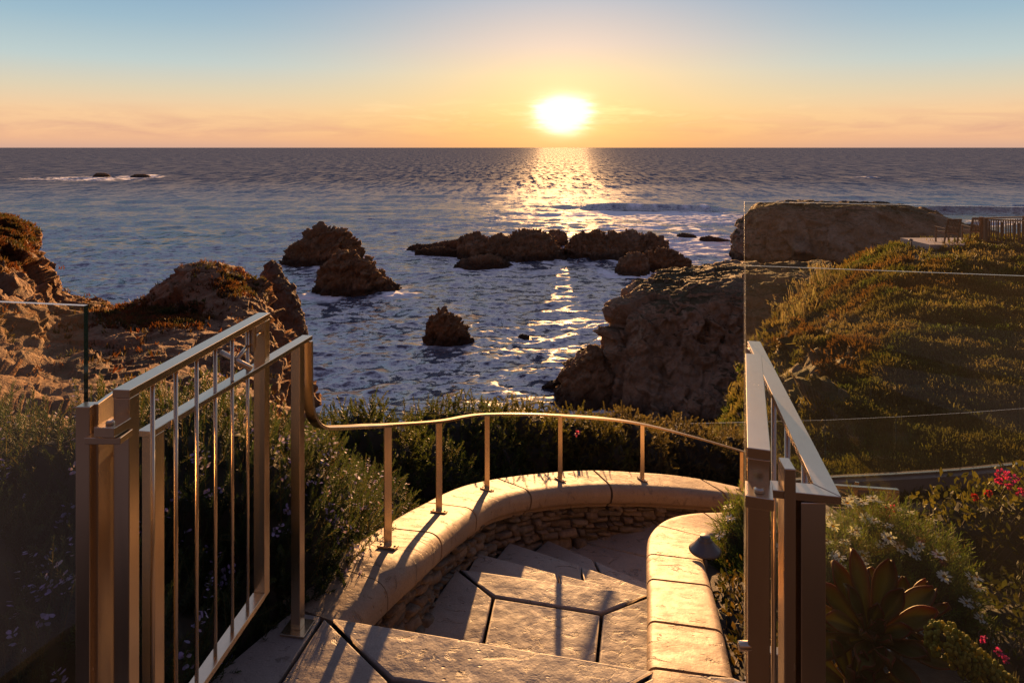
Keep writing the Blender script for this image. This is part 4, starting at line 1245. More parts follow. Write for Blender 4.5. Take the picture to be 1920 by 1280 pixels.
def chair(label, loc, rz):
    c = thing('garden_chair', label, 'chair', loc, rz, 'wooden chairs on the patio'); c.scale = (KS,) * 3
    def add(name, f):
        b = MB(); f(b); o = b.build(name, WOOD, bevel=.004, seg=1); o.parent = c; return o
    for x in (-.27, .27):
        add('leg', lambda b: b.box((x, .27, .31), (.05, .06, .62)))
        add('leg', lambda b: b.bar((x, -.24, 0), (x, -.34, .40), .05, .06, (0, 1, 0)))
        add('armrest', lambda b: b.bar((x, -.36, .60), (x, .34, .63), .075, .028))

    def seat(b):
        for k in range(6): b.bar((-.29, -.2 + .09 * k, .385 + .01 * k), (.29, -.2 + .09 * k, .385 + .01 * k), .075, .022)
        for x in (-.27, .27): b.bar((x, -.28, .345), (x, .28, .385), .04, .05)
    add('seat', seat)

    def back(b):
        for x in (-.27, .27): b.bar((x, -.27, .30), (x, -.47, .98), .05, .045, (0, 1, 0))
        b.bar((-.295, -.475, .98), (.295, -.475, .98), .05, .07)
        b.bar((-.25, -.31, .45), (.25, -.31, .45), .03, .05)
        for k in range(8): b.bar((-.21 + .06 * k, -.31, .45), (-.21 + .06 * k, -.465, .95), .036, .016, (0, 1, 0))
    add('backrest', back)
    return c


p = at(1785, 458, DK); chair('slatted wooden garden chair standing clear on the pale patio edge', (p.x, p.y + .4, ZD), math.radians(2))
p = at(1832, 458, DK + .4); chair('slatted wooden garden chair half hidden by shrubs beside the fence post', (p.x + .2, p.y + .6, ZD), math.radians(-4))


def picket_fence(label, pts, h, nslat):
    f = thing('wooden_fence', label, 'fence', tuple(pts[0]))
    for a, c in zip(pts[:-1], pts[1:]):
        a, c = Vector(a), Vector(c)
        b = MB(); b.box((a.x, a.y, a.z + h / 2 + .03), (.14, .14, h + .06)); child(b.build('post', WOOD, bevel=.006, seg=1), f)
        b = MB(); b.bar(a + Vector((0, 0, h)), c + Vector((0, 0, h)), .14, .05); child(b.build('top_rail', WOOD, bevel=.005, seg=1), f)
        b = MB()
        for k in range(1, nslat):
            q = a.lerp(c, k / nslat); b.box((q.x, q.y, q.z + h / 2 - .04), (.045, .03, h - .1))
        b.bar(a + Vector((0, 0, .12)), c + Vector((0, 0, .12)), .05, .05)
        child(b.build('slats', WOOD), f)


fa = at(1848, 457, DK + .1)
picket_fence('slatted wooden fence run sloping nearer from its post beside the chairs', [(fa.x, fa.y, ZD), (fa.x + 2.0, fa.y - 1.5, ZD - .05), (fa.x + 4.2, fa.y - 3.1, ZD - .1)], 1.16, 16)
picket_fence('slatted wooden fence run going level away behind the other run', [(fa.x + .15, fa.y + .5, ZD), (fa.x + 2.6, fa.y + 1.0, ZD), (fa.x + 6.0, fa.y + 1.6, ZD)], 1.14, 18)
p = at(1708, 458, DK - .3)
l2 = thing('path_light', 'tiny path light at the left end of the distant patio', 'path light', (p.x, p.y, ZD - .2))
b = MB(); b.lathe([(.10, .40), (.10, .42), (.05, .46), (.01, .48)], (p.x, p.y, ZD - .2), 16); child(b.build('lamp_shade', BRONZE, smooth=True), l2)
b = MB(); b.tube([(p.x, p.y, ZD - .2), (p.x, p.y, ZD + .24)], .02, 8); child(b.build('stem', BRONZE, smooth=True), l2)

# ================================================================ PLANTS
def leafset(base, d, n, L, W, col, mid=.55, tipw=.3, bend=0.0, basew=.25):
    """one folded leaf per row: 6 points, 2 quads"""
    d = d / (np.linalg.norm(d, axis=1)[:, None] + 1e-9)
    s = np.cross(d, n); s /= np.linalg.norm(s, axis=1)[:, None] + 1e-9
    u = np.cross(s, d)
    L = np.broadcast_to(L, len(base))[:, None]; W = np.broadcast_to(W, len(base))[:, None]
    m = base + d * L * mid + u * L * bend; t = base + d * L
    V = np.stack([base - s * W * basew / 2, base + s * W * basew / 2, m + s * W / 2, m - s * W / 2, t + s * W * tipw / 2, t - s * W * tipw / 2], 1)
    k = np.arange(len(base))[:, None] * 6
    Q = np.concatenate([k + np.array([[0, 1, 2, 3]]), k + np.array([[3, 2, 4, 5]])])
    return V.reshape(-1, 3), Q, np.repeat(col, 6, 0)


def quadset(base, d, n, L, W, col, tipw=.35):
    d = d / (np.linalg.norm(d, axis=1)[:, None] + 1e-9)
    s = np.cross(d, n); s /= np.linalg.norm(s, axis=1)[:, None] + 1e-9
    L = np.broadcast_to(L, len(base))[:, None]; W = np.broadcast_to(W, len(base))[:, None]
    t = base + d * L
    V = np.stack([base - s * W / 2, base + s * W / 2, t + s * W * tipw / 2, t - s * W * tipw / 2], 1)
    Q = np.arange(len(base))[:, None] * 4 + np.array([[0, 1, 2, 3]])
    return V.reshape(-1, 3), Q, np.repeat(col, 4, 0)


def join(parts):
    V, Q, C = [], [], []; b = 0
    for v, q, c in parts:
        V.append(v); Q.append(q + b); C.append(c); b += len(v)
    return np.concatenate(V), np.concatenate(Q), np.concatenate(C)


def unit(v): return v / (np.linalg.norm(v, axis=-1, keepdims=True) + 1e-9)


def lobe_points(lobes, per_m2, r, zmin=-.35, bump=.22, shell=(.82, 1.04)):
    """points and outward normals over a lumpy mass made of ellipsoid lobes"""
    P, Nn = [], []
    lobes = [(np.array(c, float), np.array(q, float)) for c, q in lobes]
    for i, (c, q) in enumerate(lobes):
        area = 2 * math.pi * (((q[0] * q[1]) ** 1.6 + (q[0] * q[2]) ** 1.6 + (q[1] * q[2]) ** 1.6) / 3) ** (1 / 1.6) * 1.3
        n = int(area * per_m2)
        d = unit(r.normal(size=(n * 2, 3))); d = d[d[:, 2] > zmin][:n]
        k = r.uniform(*shell, size=len(d)) * (1 + bump * fbm(d * 2.3 + i * 7 + c, 3))
        p = c + d * q * k[:, None]; nn = unit(d / q)
        ok = np.ones(len(p), bool)
        for j, (c2, q2) in enumerate(lobes):
            if j != i: ok &= (((p - c2) / (q2 * .86)) ** 2).sum(1) > 1
        P.append(p[ok]); Nn.append(nn[ok])
    return np.concatenate(P), np.concatenate(Nn)


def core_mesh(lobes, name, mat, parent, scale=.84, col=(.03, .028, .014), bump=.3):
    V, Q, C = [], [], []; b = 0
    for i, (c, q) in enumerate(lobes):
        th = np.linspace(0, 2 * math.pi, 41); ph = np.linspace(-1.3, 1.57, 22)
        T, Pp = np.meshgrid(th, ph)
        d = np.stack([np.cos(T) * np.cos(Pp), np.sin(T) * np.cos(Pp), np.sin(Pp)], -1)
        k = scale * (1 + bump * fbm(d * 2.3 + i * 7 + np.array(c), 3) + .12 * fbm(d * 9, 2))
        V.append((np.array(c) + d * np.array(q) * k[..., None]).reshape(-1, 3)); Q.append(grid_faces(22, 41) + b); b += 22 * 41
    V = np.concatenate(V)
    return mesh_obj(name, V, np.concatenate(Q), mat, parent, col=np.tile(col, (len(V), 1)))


def vary(r, n, base, lum=.3, hue=.12):
    c = np.array(base)[None] * (1 + r.uniform(-lum, lum, (n, 1))) * (1 + r.uniform(-hue, hue, (n, 3)))
    return np.clip(c, .002, 1)


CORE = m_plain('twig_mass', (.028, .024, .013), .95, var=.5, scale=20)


def sprig_bush(name, label, cat, lobes, seed, per_m2, sl, nn, nl, nw, cols, flower=0, fcol=(.42, .34, .58), up=.7, group=None, core=.84, zmin=-.35, spread=.35, shell=(.82, 1.05), leads=.09):
    r = np.random.RandomState(seed)
    loc = tuple(lobes[0][0])
    t = thing(name, label, cat, loc, group=group)
    P, Nv = lobe_points(lobes, per_m2, r, zmin, shell=shell)
    n = len(P)
    D = unit(Nv * .6 + np.array([0, 0, up]) + r.normal(size=(n, 3)) * spread)
    L = sl * r.uniform(.5, 1.2, n)
    lead = r.rand(n) < leads; L[lead] *= 1.4; D[lead] = unit(D[lead] + np.array([0, 0, .9]))
    base = P - D * (L * .35)[:, None]
    # palette by patch and by sprig
    w = np.clip(.5 + .9 * fbm(P / .25 + seed, 3) + r.normal(size=n) * .18, 0, 1)[:, None]
    sc_ = np.array(cols[0])[None] * (1 - w) + np.array(cols[1])[None] * w
    sc_ = sc_ * r.uniform(.7, 1.35, (n, 1))
    a = unit(np.cross(D, np.array([.3, .2, 1.0]) + 0 * D)); b_ = np.cross(D, a)
    parts = []
    B, DD, NNn, LL, CC = [], [], [], [], []
    for j in range(nn):
        f = .12 + .88 * (j + .5) / nn
        ang = 2.4 * j + r.uniform(-.5, .5, n)
        rad = a * np.cos(ang)[:, None] + b_ * np.sin(ang)[:, None]
        k = .35 + .55 * f
        dd = unit(D * k + rad * (1.15 - .5 * f) + np.array([0, 0, .15]))
        B.append(base + D * (L * f)[:, None] + rad * .002); DD.append(dd); NNn.append(D + rad * .2)
        LL.append(nl * r.uniform(.7, 1.2, n) * (1.1 - .45 * f)); CC.append(sc_ * (0.8 + .35 * f))
    parts.append(quadset(np.concatenate(B), np.concatenate(DD), np.concatenate(NNn), np.concatenate(LL), nw, np.concatenate(CC), .4))
    parts.append(quadset(base, D, a, L, .0035, np.tile((.10, .07, .04), (n, 1)), .5))
    V, Q, C = join(parts)
    child(mesh_obj('foliage', V, Q, NEEDLE, col=C, smooth=False), t)
    if flower:
        k = r.rand(n) < flower
        k &= (fbm(P / .3 + 3, 2) > -.15)
        p, d, l = base[k], D[k], L[k]; m = len(p)
        F_ = []
        for q in range(9):
            f = r.uniform(.45, 1.02, m); ang = r.uniform(0, 6.28, m)
            rad = a[k] * np.cos(ang)[:, None] + b_[k] * np.sin(ang)[:, None]
            F_.append(leafset(p + d * (l * f)[:, None] + rad * .004, rad + d * .35, d, .014 * r.uniform(.7, 1.3, m), .011, vary(r, m, fcol, .3, .1), tipw=.7))
        V, Q, C = join(F_)
        child(mesh_obj('blossom', V, Q, PETAL, col=C, smooth=False), t)
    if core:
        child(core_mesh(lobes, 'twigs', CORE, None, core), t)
    return t


ROS = ((.026, .042, .019), (.054, .070, .030))
sprig_bush('rosemary_bush', 'large rosemary bush with pale lilac flowers right behind the open left gate', 'rosemary bush',
           [((-1.42, 2.72, .05), (.72, .55, .54)), ((-1.02, 2.80, -.10), (.42, .5, .50)), ((-.98, 3.12, -.28), (.42, .45, .42)), ((-1.22, 2.05, -.12), (.34, .5, .48)), ((-.96, 2.42, -.2), (.17, .25, .36))],
           1, 640, .17, 54, .0165, .0042, ROS, .17)
sprig_bush('rosemary_bush', 'rosemary bush with lilac flowers seen through the left glass pane', 'rosemary bush',
           [((-2.45, 2.7, .02), (.75, .6, .56)), ((-1.72, 2.05, -.08), (.42, .5, .52)), ((-1.45, 1.62, -.22), (.34, .4, .44)), ((-2.3, 1.9, -.1), (.5, .5, .5)), ((-3.3, 3.2, -.1), (.7, .7, .6))],
           2, 560, .17, 54, .0165, .0042, ROS, .12)
sprig_bush('rosemary_bush', 'low rosemary spilling over the stone coping by the first flat rail post', 'rosemary bush',
           [((-.92, 3.2, -.28), (.24, .34, .26)), ((-.84, 2.78, -.16), (.17, .3, .22)), ((-.82, 3.65, -.42), (.26, .35, .27))],
           3, 900, .13, 44, .0150, .0040, ROS, .2)

SHR = ((.034, .052, .018), (.075, .078, .024))
BRN = ((.08, .066, .030), (.14, .10, .045))
shrubs = [
    ('dark green shrub behind the wall left of the first flat rail post', 672, 4.5, -.13, .40, SHR, 'sh'),
    ('dark green shrub behind the wall between first and second flat rail posts', 772, 4.75, -.30, .42, SHR, 'sh'),
    ('dark green shrub behind the wall between second and third flat rail posts', 868, 5.5, -.50, .46, SHR, 'sh'),
    ('tallest olive green shrub behind the wall at the middle of the curved rail', 965, 5.85, -.53, .46, ((.06, .068, .018), (.13, .11, .028)), 'sh'),
    ('olive green shrub with one pink flower behind the curved wall', 1075, 6.15, -.72, .46, ((.07, .068, .02), (.14, .11, .03)), 'sh'),
    ('brownish shrub behind the wall left of the fifth flat rail post', 1165, 6.45, -.90, .46, BRN, 'sh'),
    ('brownish shrub behind the wall right of the fifth flat rail post', 1262, 6.9, -1.20, .50, BRN, 'sh'),
    ('brown feathery shrub nearest the right gate behind the wall', 1362, 7.2, -1.35, .52, BRN, 'sh'),
    ('low dark shrub sloping down behind the taller ones toward the sea', 900, 7.2, -1.2, .8, SHR, 'sh'),
    ('low dark shrub on the slope behind the brownish shrubs', 1120, 8.0, -1.75, .8, SHR, 'sh')]
for i, (lab, px, D, zt, rad, cl, _) in enumerate(shrubs):
    x = (px - 960) / F * D
    rr = random.Random(i); zt = zt + rr.uniform(-.10, .06)
    lob = [((x, D, zt - .42), (rad, rad * .8, .42)), ((x - rad * .55, D + rr.uniform(-.1, .15), zt - rr.uniform(.42, .66)), (rad * .6, rad * .6, .36)), ((x + rad * .5, D + rr.uniform(-.1, .2), zt - rr.uniform(.40, .62)), (rad * .62, rad * .6, .36)),
           ((x + rr.uniform(-.2, .2), D - .3, zt - .65), (rad * .7, rad * .4, .34))]
    t = sprig_bush('shrub', lab, 'shrub', lob, 40 + i, 480 if i < 8 else 170, .125, 30, .019, .0080, cl, 0, group='shrubs beyond the curved wall', core=.8, up=.4, leads=.02, spread=.48, shell=(.74, 1.10))
    if i == 4:
        c = at(1082, 812, D - .5); r = np.random.RandomState(5)
        d = unit(r.normal(size=(16, 3)) + np.array([0, -.8, .3]))
        v, q, cc = leafset(np.tile(tuple(c), (16, 1)), d, np.tile((0, 0, 1.), (16, 1)), .03, .022, vary(r, 16, (.55, .10, .25)), tipw=.7)
        child(mesh_obj('blossom', v, q, PETAL, col=cc, smooth=False), t)


# ---------------------------------------------------------------- ground cover on the hill and the headland
def scatter_on(G, n, r, wfun, mask=None):
    a = G[:-1, :-1].reshape(-1, 3); b = G[:-1, 1:].reshape(-1, 3); c = G[1:, :-1].reshape(-1, 3)
    nrm = np.cross(b - a, c - a); ar = np.linalg.norm(nrm, axis=1) + 1e-12; nn = nrm / ar[:, None]; nn[nn[:, 2] < 0] *= -1
    w = ar * wfun(a, nn); w /= w.sum()
    k = r.choice(len(a), n, p=w); u = r.rand(n, 1); v = r.rand(n, 1)
    return a[k] + (b[k] - a[k]) * u + (c[k] - a[k]) * v, nn[k]


def blades(P, Nn, r, nb, L, W, C, upw=.8, spread=.6, tip=.35):
    n = len(P); parts = []
    for j in range(nb):
        d = unit(Nn * .5 + np.array([0, 0, upw]) + r.normal(size=(n, 3)) * spread)
        q = P + r.normal(size=(n, 3)) * np.array([1, 1, .2]) * (L * .35)[:, None]
        parts.append(quadset(q, d, r.normal(size=(n, 3)), L * r.uniform(.6, 1.2, n), W * r.uniform(.7, 1.2, n), C * r.uniform(.75, 1.3, (n, 1)), tip))
    return join(parts)


def hill_cover():
    r = np.random.RandomState(9)

    def wf(a, n):
        D = a[:, 1]
        vis = (np.abs(a[:, 0] / D) < .85)
        px = 960 + F * a[:, 0] / D; py = 277 + F * (EYE - a[:, 2]) / D
        rocky = 1.3 * np.exp(-((px - 1500) / 115) ** 2 - ((py - 705) / 105) ** 2)       # the bare scarp
        thin = np.clip(1.05 - 1.0 * rocky * (1 + 1.0 * fbm(a / 1.4 + 2, 3)), .03, 1)
        thin = thin * np.clip(.85 + 2.4 * fbm(a / 1.25 + 70, 3), .10, 1)
        return vis * (14 / D) ** 1.75 * np.clip(n[:, 2] * 1.6 - .1, .15, 1) * thin * (a[:, 1] < 42) * (1 - .93 * ((px > 1690) & (px < 1812) & (a[:, 1] > 28.5)))
    P, Nn = scatter_on(HILL, 56000, r, wf)
    D = P[:, 1]
    px = 960 + F * P[:, 0] / D; py = 277 + F * (EYE - P[:, 2]) / D
    n1 = fbm(P / 3.0 + 5, 4); n2 = fbm(P / 1.1 + 8, 3)
    green = np.array((.050, .074, .020)); red = np.array((.125, .058, .024)); straw = np.array((.21, .155, .085)); olive = np.array((.105, .085, .026)); gold = np.array((.17, .11, .03))
    C = np.repeat(green[None], len(P), 0)

    def lay(c, k):
        nonlocal C
        k = np.clip(k, 0, 1)[:, None]; C = C * (1 - k) + c[None] * k
    up = np.clip((900 - py) / 330, 0, 1)                       # higher up the hill is drier
    lay(olive, .5 + 1.6 * n2)
    lay(red, (n1 - .10) * 3.0 * np.clip(up * 1.7 - .15, 0, 1) + np.exp(-((px - 1590) / 170) ** 2 - ((py - 620) / 100) ** 2) * (.75 + .8 * n1))
    lay(straw, (n2 * 1.5 - n1 - .15) * 2.0 * np.clip(up * 1.5, 0, 1))
    lay(np.array((.17, .125, .085)), (.30 - np.abs(fbm(P / 1.5 + 21, 2))) * 4 * np.clip(fbm(P / 4 + 61, 2) * 3 + .2, 0, 1) * np.clip(up * 1.8 - .2, 0, 1))
    lay(gold, (fbm(P / 2 + 50, 3) - .2) * 2.2)
    lump = 1 + .9 * np.clip(fbm(P / 1.0 + 77, 3), -.5, 1)
    L = (.045 + .0062 * D) * lump * r.uniform(.7, 1.3, len(P)); W = .010 + .0021 * D
    V, Q, Cc = blades(P, Nn, r, 7, L, W, C)
    tag(mesh_obj('ground_cover', V, Q, LEAF, col=Cc, smooth=False), kind='stuff')
    # rounded heather like mounds of straw coloured shrubs are part of that mass, the low plants of the headland another
    def wh(a, n):
        py = 277 + F * (EYE - a[:, 2]) / a[:, 1]; px = 960 + F * a[:, 0] / a[:, 1]
        m = np.clip((n[:, 2] - .55) * 4, 0, 1) * np.clip((fbm(a / 1.6 + 3, 4) - .02) * 6, 0, 1)
        top = np.exp(-((px - 432) / 45) ** 2 - ((py - 532) / 24) ** 2) * .8 * np.clip(.4 + 2.5 * fbm(a / 1.1 + 9, 3), 0, 1.5) + np.exp(-((px - 15) / 30) ** 2 - ((py - 440) / 40) ** 2) * 2.5
        band = np.exp(-((px - 290) / 70) ** 2 - ((py - 595) / 16) ** 2) * 1.6
        return (a[:, 1] > 22) * (m * .06 + top + band * .8) * (a[:, 1] < 45)
    P, Nn = scatter_on(HEAD, 11000, r, wh)
    k = np.clip(.45 + 1.5 * fbm(P / .9 + 4, 3), 0, 1)[:, None]
    C = np.array((.12, .034, .018)) * k + np.array((.048, .046, .02)) * (1 - k)
    V, Q, Cc = blades(P, Nn, r, 5, np.full(len(P), .22), .075, C)
    tag(mesh_obj('succulent_cover', V, Q, LEAF, col=Cc, smooth=False), kind='stuff')


hill_cover()


def tuft(label, c, h, w, n, seed, colr=(.27, .21, .155)):
    r = np.random.RandomState(seed); c = np.array(c)
    n = n // 2; h = h * .85
    t = thing('grass_tuft', label, 'grass tuft', tuple(c), group='dry grass tufts on the hill')
    P = c + r.normal(size=(n, 3)) * np.array([w, w, .05])
    d = unit(np.stack([r.normal(size=n) * .25 - .12, r.normal(size=n) * .2, np.ones(n)], -1))
    V1, Q1, C1 = leafset(P, d, r.normal(size=(n, 3)), h * r.uniform(.6, 1.1, n), .03, vary(r, n, colr), mid=.6, bend=.12)
    tp = P + d * (h * .72)
    m = n * 5
    idx = r.randint(0, n, m)
    V2, Q2, C2 = quadset(tp[idx] + d[idx] * r.uniform(0, .3, (m, 1)) * h, d[idx] + r.normal(size=(m, 3)) * .35, r.normal(size=(m, 3)), .11, .03, vary(r, m, tuple(k * 1.2 for k in colr)))
    V, Q, C = join([(V1, Q1, C1), (V2, Q2, C2)])
    child(mesh_obj('blades', V, Q, LEAF, col=C, smooth=False), t)


for i, (lab, px, py, D, h) in enumerate([('pale dry plume grass clump on the hill edge, upper one', 1540, 532, 30.5, 1.0), ('pale dry plume grass clump left of the upper clump', 1508, 556, 30.5, .8),
                                         ('pale dry plume grass clump lower on the hill edge', 1472, 604, 30, 1.0), ('small pale dry plume grass clump beside the lower clump', 1492, 585, 30.2, .8)]):
    tuft(lab, at(px, py, D), h, .28, 90, 60 + i)

# shrubs around the deck
for i, (lab, px, py, D, s) in enumerate([('grey green shrub in front of the second wooden chair', 1835, 472, 31.0, .55), ('grey green shrub before the wooden fence at the picture edge', 1900, 470, 30.4, .65),
                                         ('low grey green shrub below the patio fence', 1870, 490, 29.4, .6), ('small round shrub left of the wooden chair behind the patio', 1738, 452, 35.5, .45)]):
    c = at(px, py, D)
    sprig_bush('shrub', lab, 'shrub', [((c.x, c.y, c.z - .25), (s * 1.2, s, s * .8)), ((c.x + s * .7, c.y, c.z - .35), (s * .8, s * .7, s * .7))], 90 + i, 90, .26, 11, .085, .026, ((.075, .075, .04), (.14, .12, .06)), core=.8, group='shrubs round the patio')

# ---------------------------------------------------------------- daisies
DCOL = ((.065, .10, .022), (.14, .17, .04))


def flower_mesh():
    r = np.random.RandomState(4); n = 13
    a = np.linspace(0, 2 * math.pi, n, endpoint=False) + r.uniform(-.1, .1, n)
    d = np.stack([np.cos(a), np.sin(a), r.uniform(-.25, .25, n)], -1)
    V, Q, C = leafset(d * .005, d, np.tile((0, 0, 1.), (n, 1)), r.uniform(.016, .021, n), .0075, np.tile((.88, .85, .83), (n, 1)), tipw=.5)
    th = np.linspace(0, 2 * math.pi, 9); ph = np.linspace(0, 1.5, 4); T, Pp = np.meshgrid(th, ph)
    d2 = np.stack([np.cos(T) * np.cos(Pp), np.sin(T) * np.cos(Pp), np.sin(Pp) * .6], -1).reshape(-1, 3) * .0065
    return join([(V, Q, C), (d2, grid_faces(4, 9), np.tile((.50, .28, .03), (36, 1)))])


FLV = flower_mesh()


def daisy(label, lobes, seed, nfl, dens):
    r = np.random.RandomState(seed)
    t = sprig_bush('daisy_bush', label, 'daisy bush', lobes, seed, dens, .12, 18, .030, .0032, DCOL, core=.82, spread=.45, shell=(.78, 1.06), zmin=-.5)
    loc = Vector(t.location)
    P, Nn = lobe_points(lobes, 700, r, -.1, shell=(1.06, 1.16))
    wt = np.exp(Nn[:, 2] * 1.6) * (.15 + np.clip(fbm(P / .18 + seed, 2) + .25, 0, 1)); wt /= wt.sum()
    k = r.choice(len(P), nfl, False, p=wt)
    first = None
    for i in k:
        if first is None:
            o = mesh_obj('flower', FLV[0], FLV[1], PETAL, col=FLV[2], smooth=False); first = o
        else:
            o = first.copy(); COL.objects.link(o)
        o.parent = t; o.location = Vector(P[i]) - loc
        q = Vector(unit(Nn[i] * .5 + np.array([r.normal() * .35, r.normal() * .35 - .1, .8]))).to_track_quat('Z', 'Y')
        o.rotation_euler = q.to_euler(); s = r.uniform(1.05, 1.5); o.scale = (s, s, s)
    return t


daisy('large mound of white daisies with feathery leaves behind the right glass', [((1.84, 3.3, -.62), (.36, .42, .44)), ((1.56, 3.15, -.64), (.26, .35, .42)), ((2.05, 3.35, -.88), (.26, .3, .34))], 21, 95, 1500)
daisy('small white daisy clump beside the path light at the stone cap', [((1.24, 3.52, -.60), (.17, .2, .38)), ((1.17, 3.2, -.70), (.13, .25, .30)), ((1.12, 2.85, -.66), (.12, .25, .24))], 22, 16, 1900)
daisy('daisy clump between the right gate post and the path light', [((1.38, 3.1, -.60), (.18, .3, .36))], 23, 14, 1700)


# ---------------------------------------------------------------- broad leaved flowering shrubs at right
def broad_bush(name, label, cat, lobes, seed, dens, L, W, cols, group=None, shell=(.72, 1.1)):
    r = np.random.RandomState(seed)
    t = thing(name, label, cat, tuple(lobes[0][0]), group=group)
    P, Nn = lobe_points(lobes, dens, r, -.5, shell=shell); n = len(P)
    d = unit(Nn * .5 + r.normal(size=(n, 3)) * .6 + np.array([0, 0, .25]))
    w = r.rand(n, 1) ** 1.3
    C = (np.array(cols[0]) * (1 - w) + np.array(cols[1]) * w) * r.uniform(.6, 1.4, (n, 1))
    V, Q, C = leafset(P, d, unit(r.normal(size=(n, 3)) + np.array([0, 0, .8])), L * r.uniform(.6, 1.3, n), W * r.uniform(.7, 1.2, n), C, tipw=.25, bend=.08)
    child(mesh_obj('foliage', V, Q, LEAF, col=C, smooth=False), t)
    # fine branches that show between the leaves
    k = r.choice(n, min(260, n), False); b = MB()
    for i in k:
        c = np.array(lobes[r.randint(len(lobes))][0]); p = P[i]
        q = p + (c - p) * r.uniform(.25, .5); b.tube([tuple(q), tuple((p + q) / 2 + r.normal(size=3) * .02), tuple(p)], [.005, .0035, .002], 4, False)
    child(b.build('branches', m_twig, smooth=True), t)
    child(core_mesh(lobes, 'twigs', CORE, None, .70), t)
    return t


m_twig = m_plain('bare_twig', (.09, .06, .035), .9)


def cluster(t, c, rad, colr, seed, n=20, ps=.014):
    r = np.random.RandomState(seed); d = unit(r.normal(size=(n, 3)) + np.array([0, 0, .25]))
    P = np.array(c) + d * np.array([rad, rad, rad * .75]) * r.uniform(.5, 1, (n, 1))
    parts = [leafset(P, unit(d + r.normal(size=(n, 3)) * .7), d, ps * r.uniform(.7, 1.2, n), ps * .9, vary(r, n, colr, .35, .15), tipw=.65) for _ in range(3)]
    V, Q, C = join(parts)
    child(mesh_obj('flower_cluster', V, Q, PETAL, col=C, smooth=False), t)


rb_ = broad_bush('flowering_shrub', 'tall leafy shrub with magenta red flower heads under the far glass fence', 'flowering shrub',
                 [((3.05, 4.4, -1.10), (.50, .45, .52)), ((3.5, 4.4, -1.05), (.5, .45, .60)), ((2.70, 4.3, -1.28), (.35, .4, .42)), ((2.42, 4.2, -1.46), (.28, .35, .36))], 31, 750, .048, .026, ((.040, .045, .014), (.14, .11, .022)))
for i, (px, py, D, rad, c) in enumerate([(1882, 890, 4.3, .042, (.52, .03, .21)), (1897, 897, 4.25, .034, (.45, .03, .28)), (1875, 902, 4.2, .022, (.52, .03, .21)), (1853, 925, 4.1, .014, (.45, .025, .05)),
                                         (1915, 922, 4.1, .026, (.52, .03, .21)), (1828, 932, 4.1, .013, (.4, .02, .02)), (1671, 953, 4.0, .026, (.52, .03, .21)), (1666, 963, 4.0, .018, (.52, .03, .21)), (1892, 912, 4.1, .012, (.52, .03, .21))]):
    cluster(rb_, at(px, py, D), rad, c, 70 + i)
broad_bush('leafy_shrub', 'dark leafy shrub in shade behind the flower spike at lower right', 'leafy shrub',
           [((2.50, 3.35, -1.02), (.45, .4, .48)), ((2.95, 3.4, -.95), (.5, .4, .5)), ((2.15, 3.0, -1.1), (.3, .3, .36))], 32, 650, .045, .024, ((.022, .027, .010), (.07, .06, .016)))
lf = broad_bush('flowering_plant', 'low plant with small magenta flowers in the lower right corner', 'flowering plant',
                [((1.98, 2.62, -.50), (.22, .2, .26)), ((1.72, 2.5, -.62), (.2, .2, .2))], 33, 1300, .030, .014, ((.035, .045, .014), (.10, .10, .03)))
for i, (px, py) in enumerate([(1872, 1222), (1886, 1236), (1845, 1198)]):
    cluster(lf, at(px, py, 2.42), .009, (.40, .03, .24), 90 + i, 9, .010)

broad_bush('leafy_plant', 'low dark leafy plant in the shade between stone cap and right gate', 'leafy plant',
           [((.93, 2.62, -.40), (.13, .36, .25)), ((.84, 2.26, -.24), (.12, .24, .20)), ((1.05, 2.95, -.50), (.15, .3, .24)), ((1.12, 2.4, -.42), (.22, .3, .22))], 36, 1500, .030, .014, ((.022, .028, .010), (.085, .05, .018)))

# ---------------------------------------------------------------- red rimmed succulent
AE = m_leaf('succulent_leaf', .38, .45, .2)


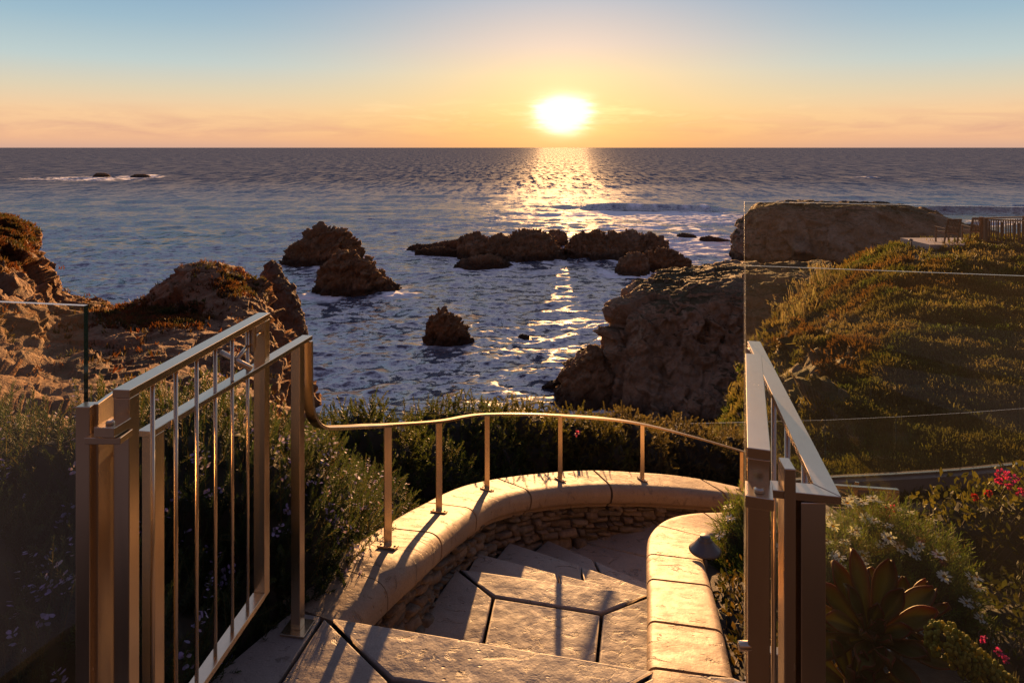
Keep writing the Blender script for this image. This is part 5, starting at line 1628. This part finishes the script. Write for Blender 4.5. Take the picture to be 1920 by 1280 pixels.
def aeonium(label, c, axis, leaves, seed):
    r = np.random.RandomState(seed); t = thing('succulent', label, 'succulent', tuple(c))
    ax = unit(np.array(axis, float)); a = unit(np.cross(ax, [1, .2, .1])); b_ = np.cross(ax, a)
    nu, nv = 15, 7
    u = np.linspace(0, 1, nu); v = np.linspace(-1, 1, nv); U, Vv = np.meshgrid(u, v, indexing='ij')
    for i, (ang, tilt, L, W) in enumerate(leaves):
        rad = a * math.cos(ang) + b_ * math.sin(ang)
        d = ax * math.cos(tilt) + rad * math.sin(tilt); up = ax * math.sin(tilt) - rad * math.cos(tilt); s = np.cross(d, up)
        wid = W * (.16 + .84 * np.sin(np.clip(U * 1.02, 0, 1) ** 1.55 * math.pi * .80 + .0)) * (1 - U ** 9 * .75)
        arch = r.uniform(-.22, .12) * L * U ** 2
        cup = .28 * W * Vv ** 2 * (.4 + U)
        wav = .02 * W * np.sin(U * 9 + r.uniform(0, 6)) * Vv
        tw = r.uniform(-.3, .3) * U * Vv * W * .5
        mid = -.10 * W * np.exp(-(Vv / .25) ** 2) * (1 - U)
        P = d * (U * L)[..., None] + s * (Vv * wid / 2)[..., None] + up * (arch + cup + tw + mid + wav)[..., None] + rad * .015
        red = np.clip(np.abs(Vv) ** 4 * .7 + np.clip(U - .7, 0, 1) * 2.0 * r.uniform(.2, 1.2), 0, 1)[..., None]
        g = np.array((.165, .155, .04)) * r.uniform(.6, 1.2); rd = np.array((.17, .036, .022)) * r.uniform(.7, 1.3)
        C = g * (1 - red) + rd * red
        o = mesh_obj('leaf', P.reshape(-1, 3) + np.array(c), grid_faces(nu, nv), AE, col=C.reshape(-1, 3))
        m = o.modifiers.new('sol', 'SOLIDIFY'); m.thickness = .0045; m.offset = 0
        child(o, t)
    b = MB(); p = np.array(c); b.tube([tuple(p + ax * .02), tuple(p - ax * .08), tuple(p + np.array([0, .03, -.45]))], [.016, .02, .024], 10)
    child(b.build('stem', m_plain('succulent_stem', (.10, .075, .05), .9), smooth=True), t)


rr = random.Random(8)
lv = []
for i in range(25):
    f = i / 24
    lv.append((2.39996 * i, .12 + 1.30 * f ** .8, .075 + .19 * min(1, f * 1.6) * rr.uniform(.75, 1.15), .040 + .040 * min(1, f * 1.4)))
aeonium('red rimmed rosette succulent with spoon leaves beside the right gate', at(1632, 1192, 2.42), (-.05, -.55, .80), lv, 3)
lv = [(2.39996 * i, .10 + 1.0 * (i / 10) ** .8, .10 + .10 * i / 10 * rr.uniform(.8, 1.1), .05) for i in range(11)]
aeonium('smaller rosette succulent with upright maroon leaves right of the large rosette', at(1690, 1168, 2.55), (.12, -.2, .95), lv, 4)
lv = [(2.39996 * i, .15 + 1.3 * (i / 17) ** .8, .08 + .13 * i / 17, .055) for i in range(18)]
aeonium('dark low rosette succulent cut by the bottom picture edge', at(1600, 1290, 2.3), (.1, -.5, .8), lv, 6)


def spike(label, p0, p1, rad, seed):
    r = np.random.RandomState(seed); a = np.array(p0); b = np.array(p1)
    t = thing('flower_spike', label, 'succulent', tuple(b))
    ax = unit(b - a); s1 = unit(np.cross(ax, [0, 0, 1.])); s2 = np.cross(ax, s1); Ln = np.linalg.norm(b - a)
    V, Q, C = [], [], []; base = 0
    th = np.linspace(0, 2 * math.pi, 9); ph = np.linspace(-1.57, 1.57, 6); T, Pp = np.meshgrid(th, ph)
    sp = np.stack([np.cos(T) * np.cos(Pp), np.sin(T) * np.cos(Pp), np.sin(Pp)], -1).reshape(-1, 3); fq = grid_faces(6, 9)
    for i in range(620):
        f = r.rand() ** .9; ang = r.uniform(0, 6.28)
        R_ = rad * (math.sqrt(min(1, f / .18)) if f < .18 else 1 - .25 * f) * r.uniform(.55, 1.08)
        p = a + ax * Ln * f + s1 * R_ * math.cos(ang) + s2 * R_ * math.sin(ang)
        sz = r.uniform(.0045, .0085)
        V.append(p + sp * sz * np.array([1, 1, r.uniform(1, 1.4)])); Q.append(fq + base); base += 54
        k = r.rand(); C.append(np.tile(np.array((.22, .24, .04)) * (1 - k) + np.array((.50, .40, .08)) * k, (54, 1)))
    child(mesh_obj('bud_cluster', np.concatenate(V), np.concatenate(Q), LEAF, col=np.concatenate(C)), t)
    n = 60; f = r.uniform(.35, 1, n)[:, None]; ang = r.uniform(0, 6.28, n)[:, None]
    rd = s1 * np.cos(ang) + s2 * np.sin(ang)
    v, q, c = leafset(a + ax * Ln * f + rd * rad * .6, rd - ax * .4, ax + 0 * rd, r.uniform(.02, .04, n), .010, vary(r, n, (.07, .06, .02)), tipw=.4)
    child(mesh_obj('bract', v, q, AE, col=c, smooth=False), t)
    m = MB(); m.tube([tuple(a + ax * .01), tuple(b), tuple(b + ax * .1 + np.array([0, 0, -.25]))], [.012, .018, .024], 10); child(m.build('stem', m_plain('spike_stem', (.09, .07, .03), .9), smooth=True), t)


spike('thick yellow green succulent flower spike leaning in the lower right corner', at(1738, 1172, 2.2), at(1895, 1300, 2.12), .056, 2)
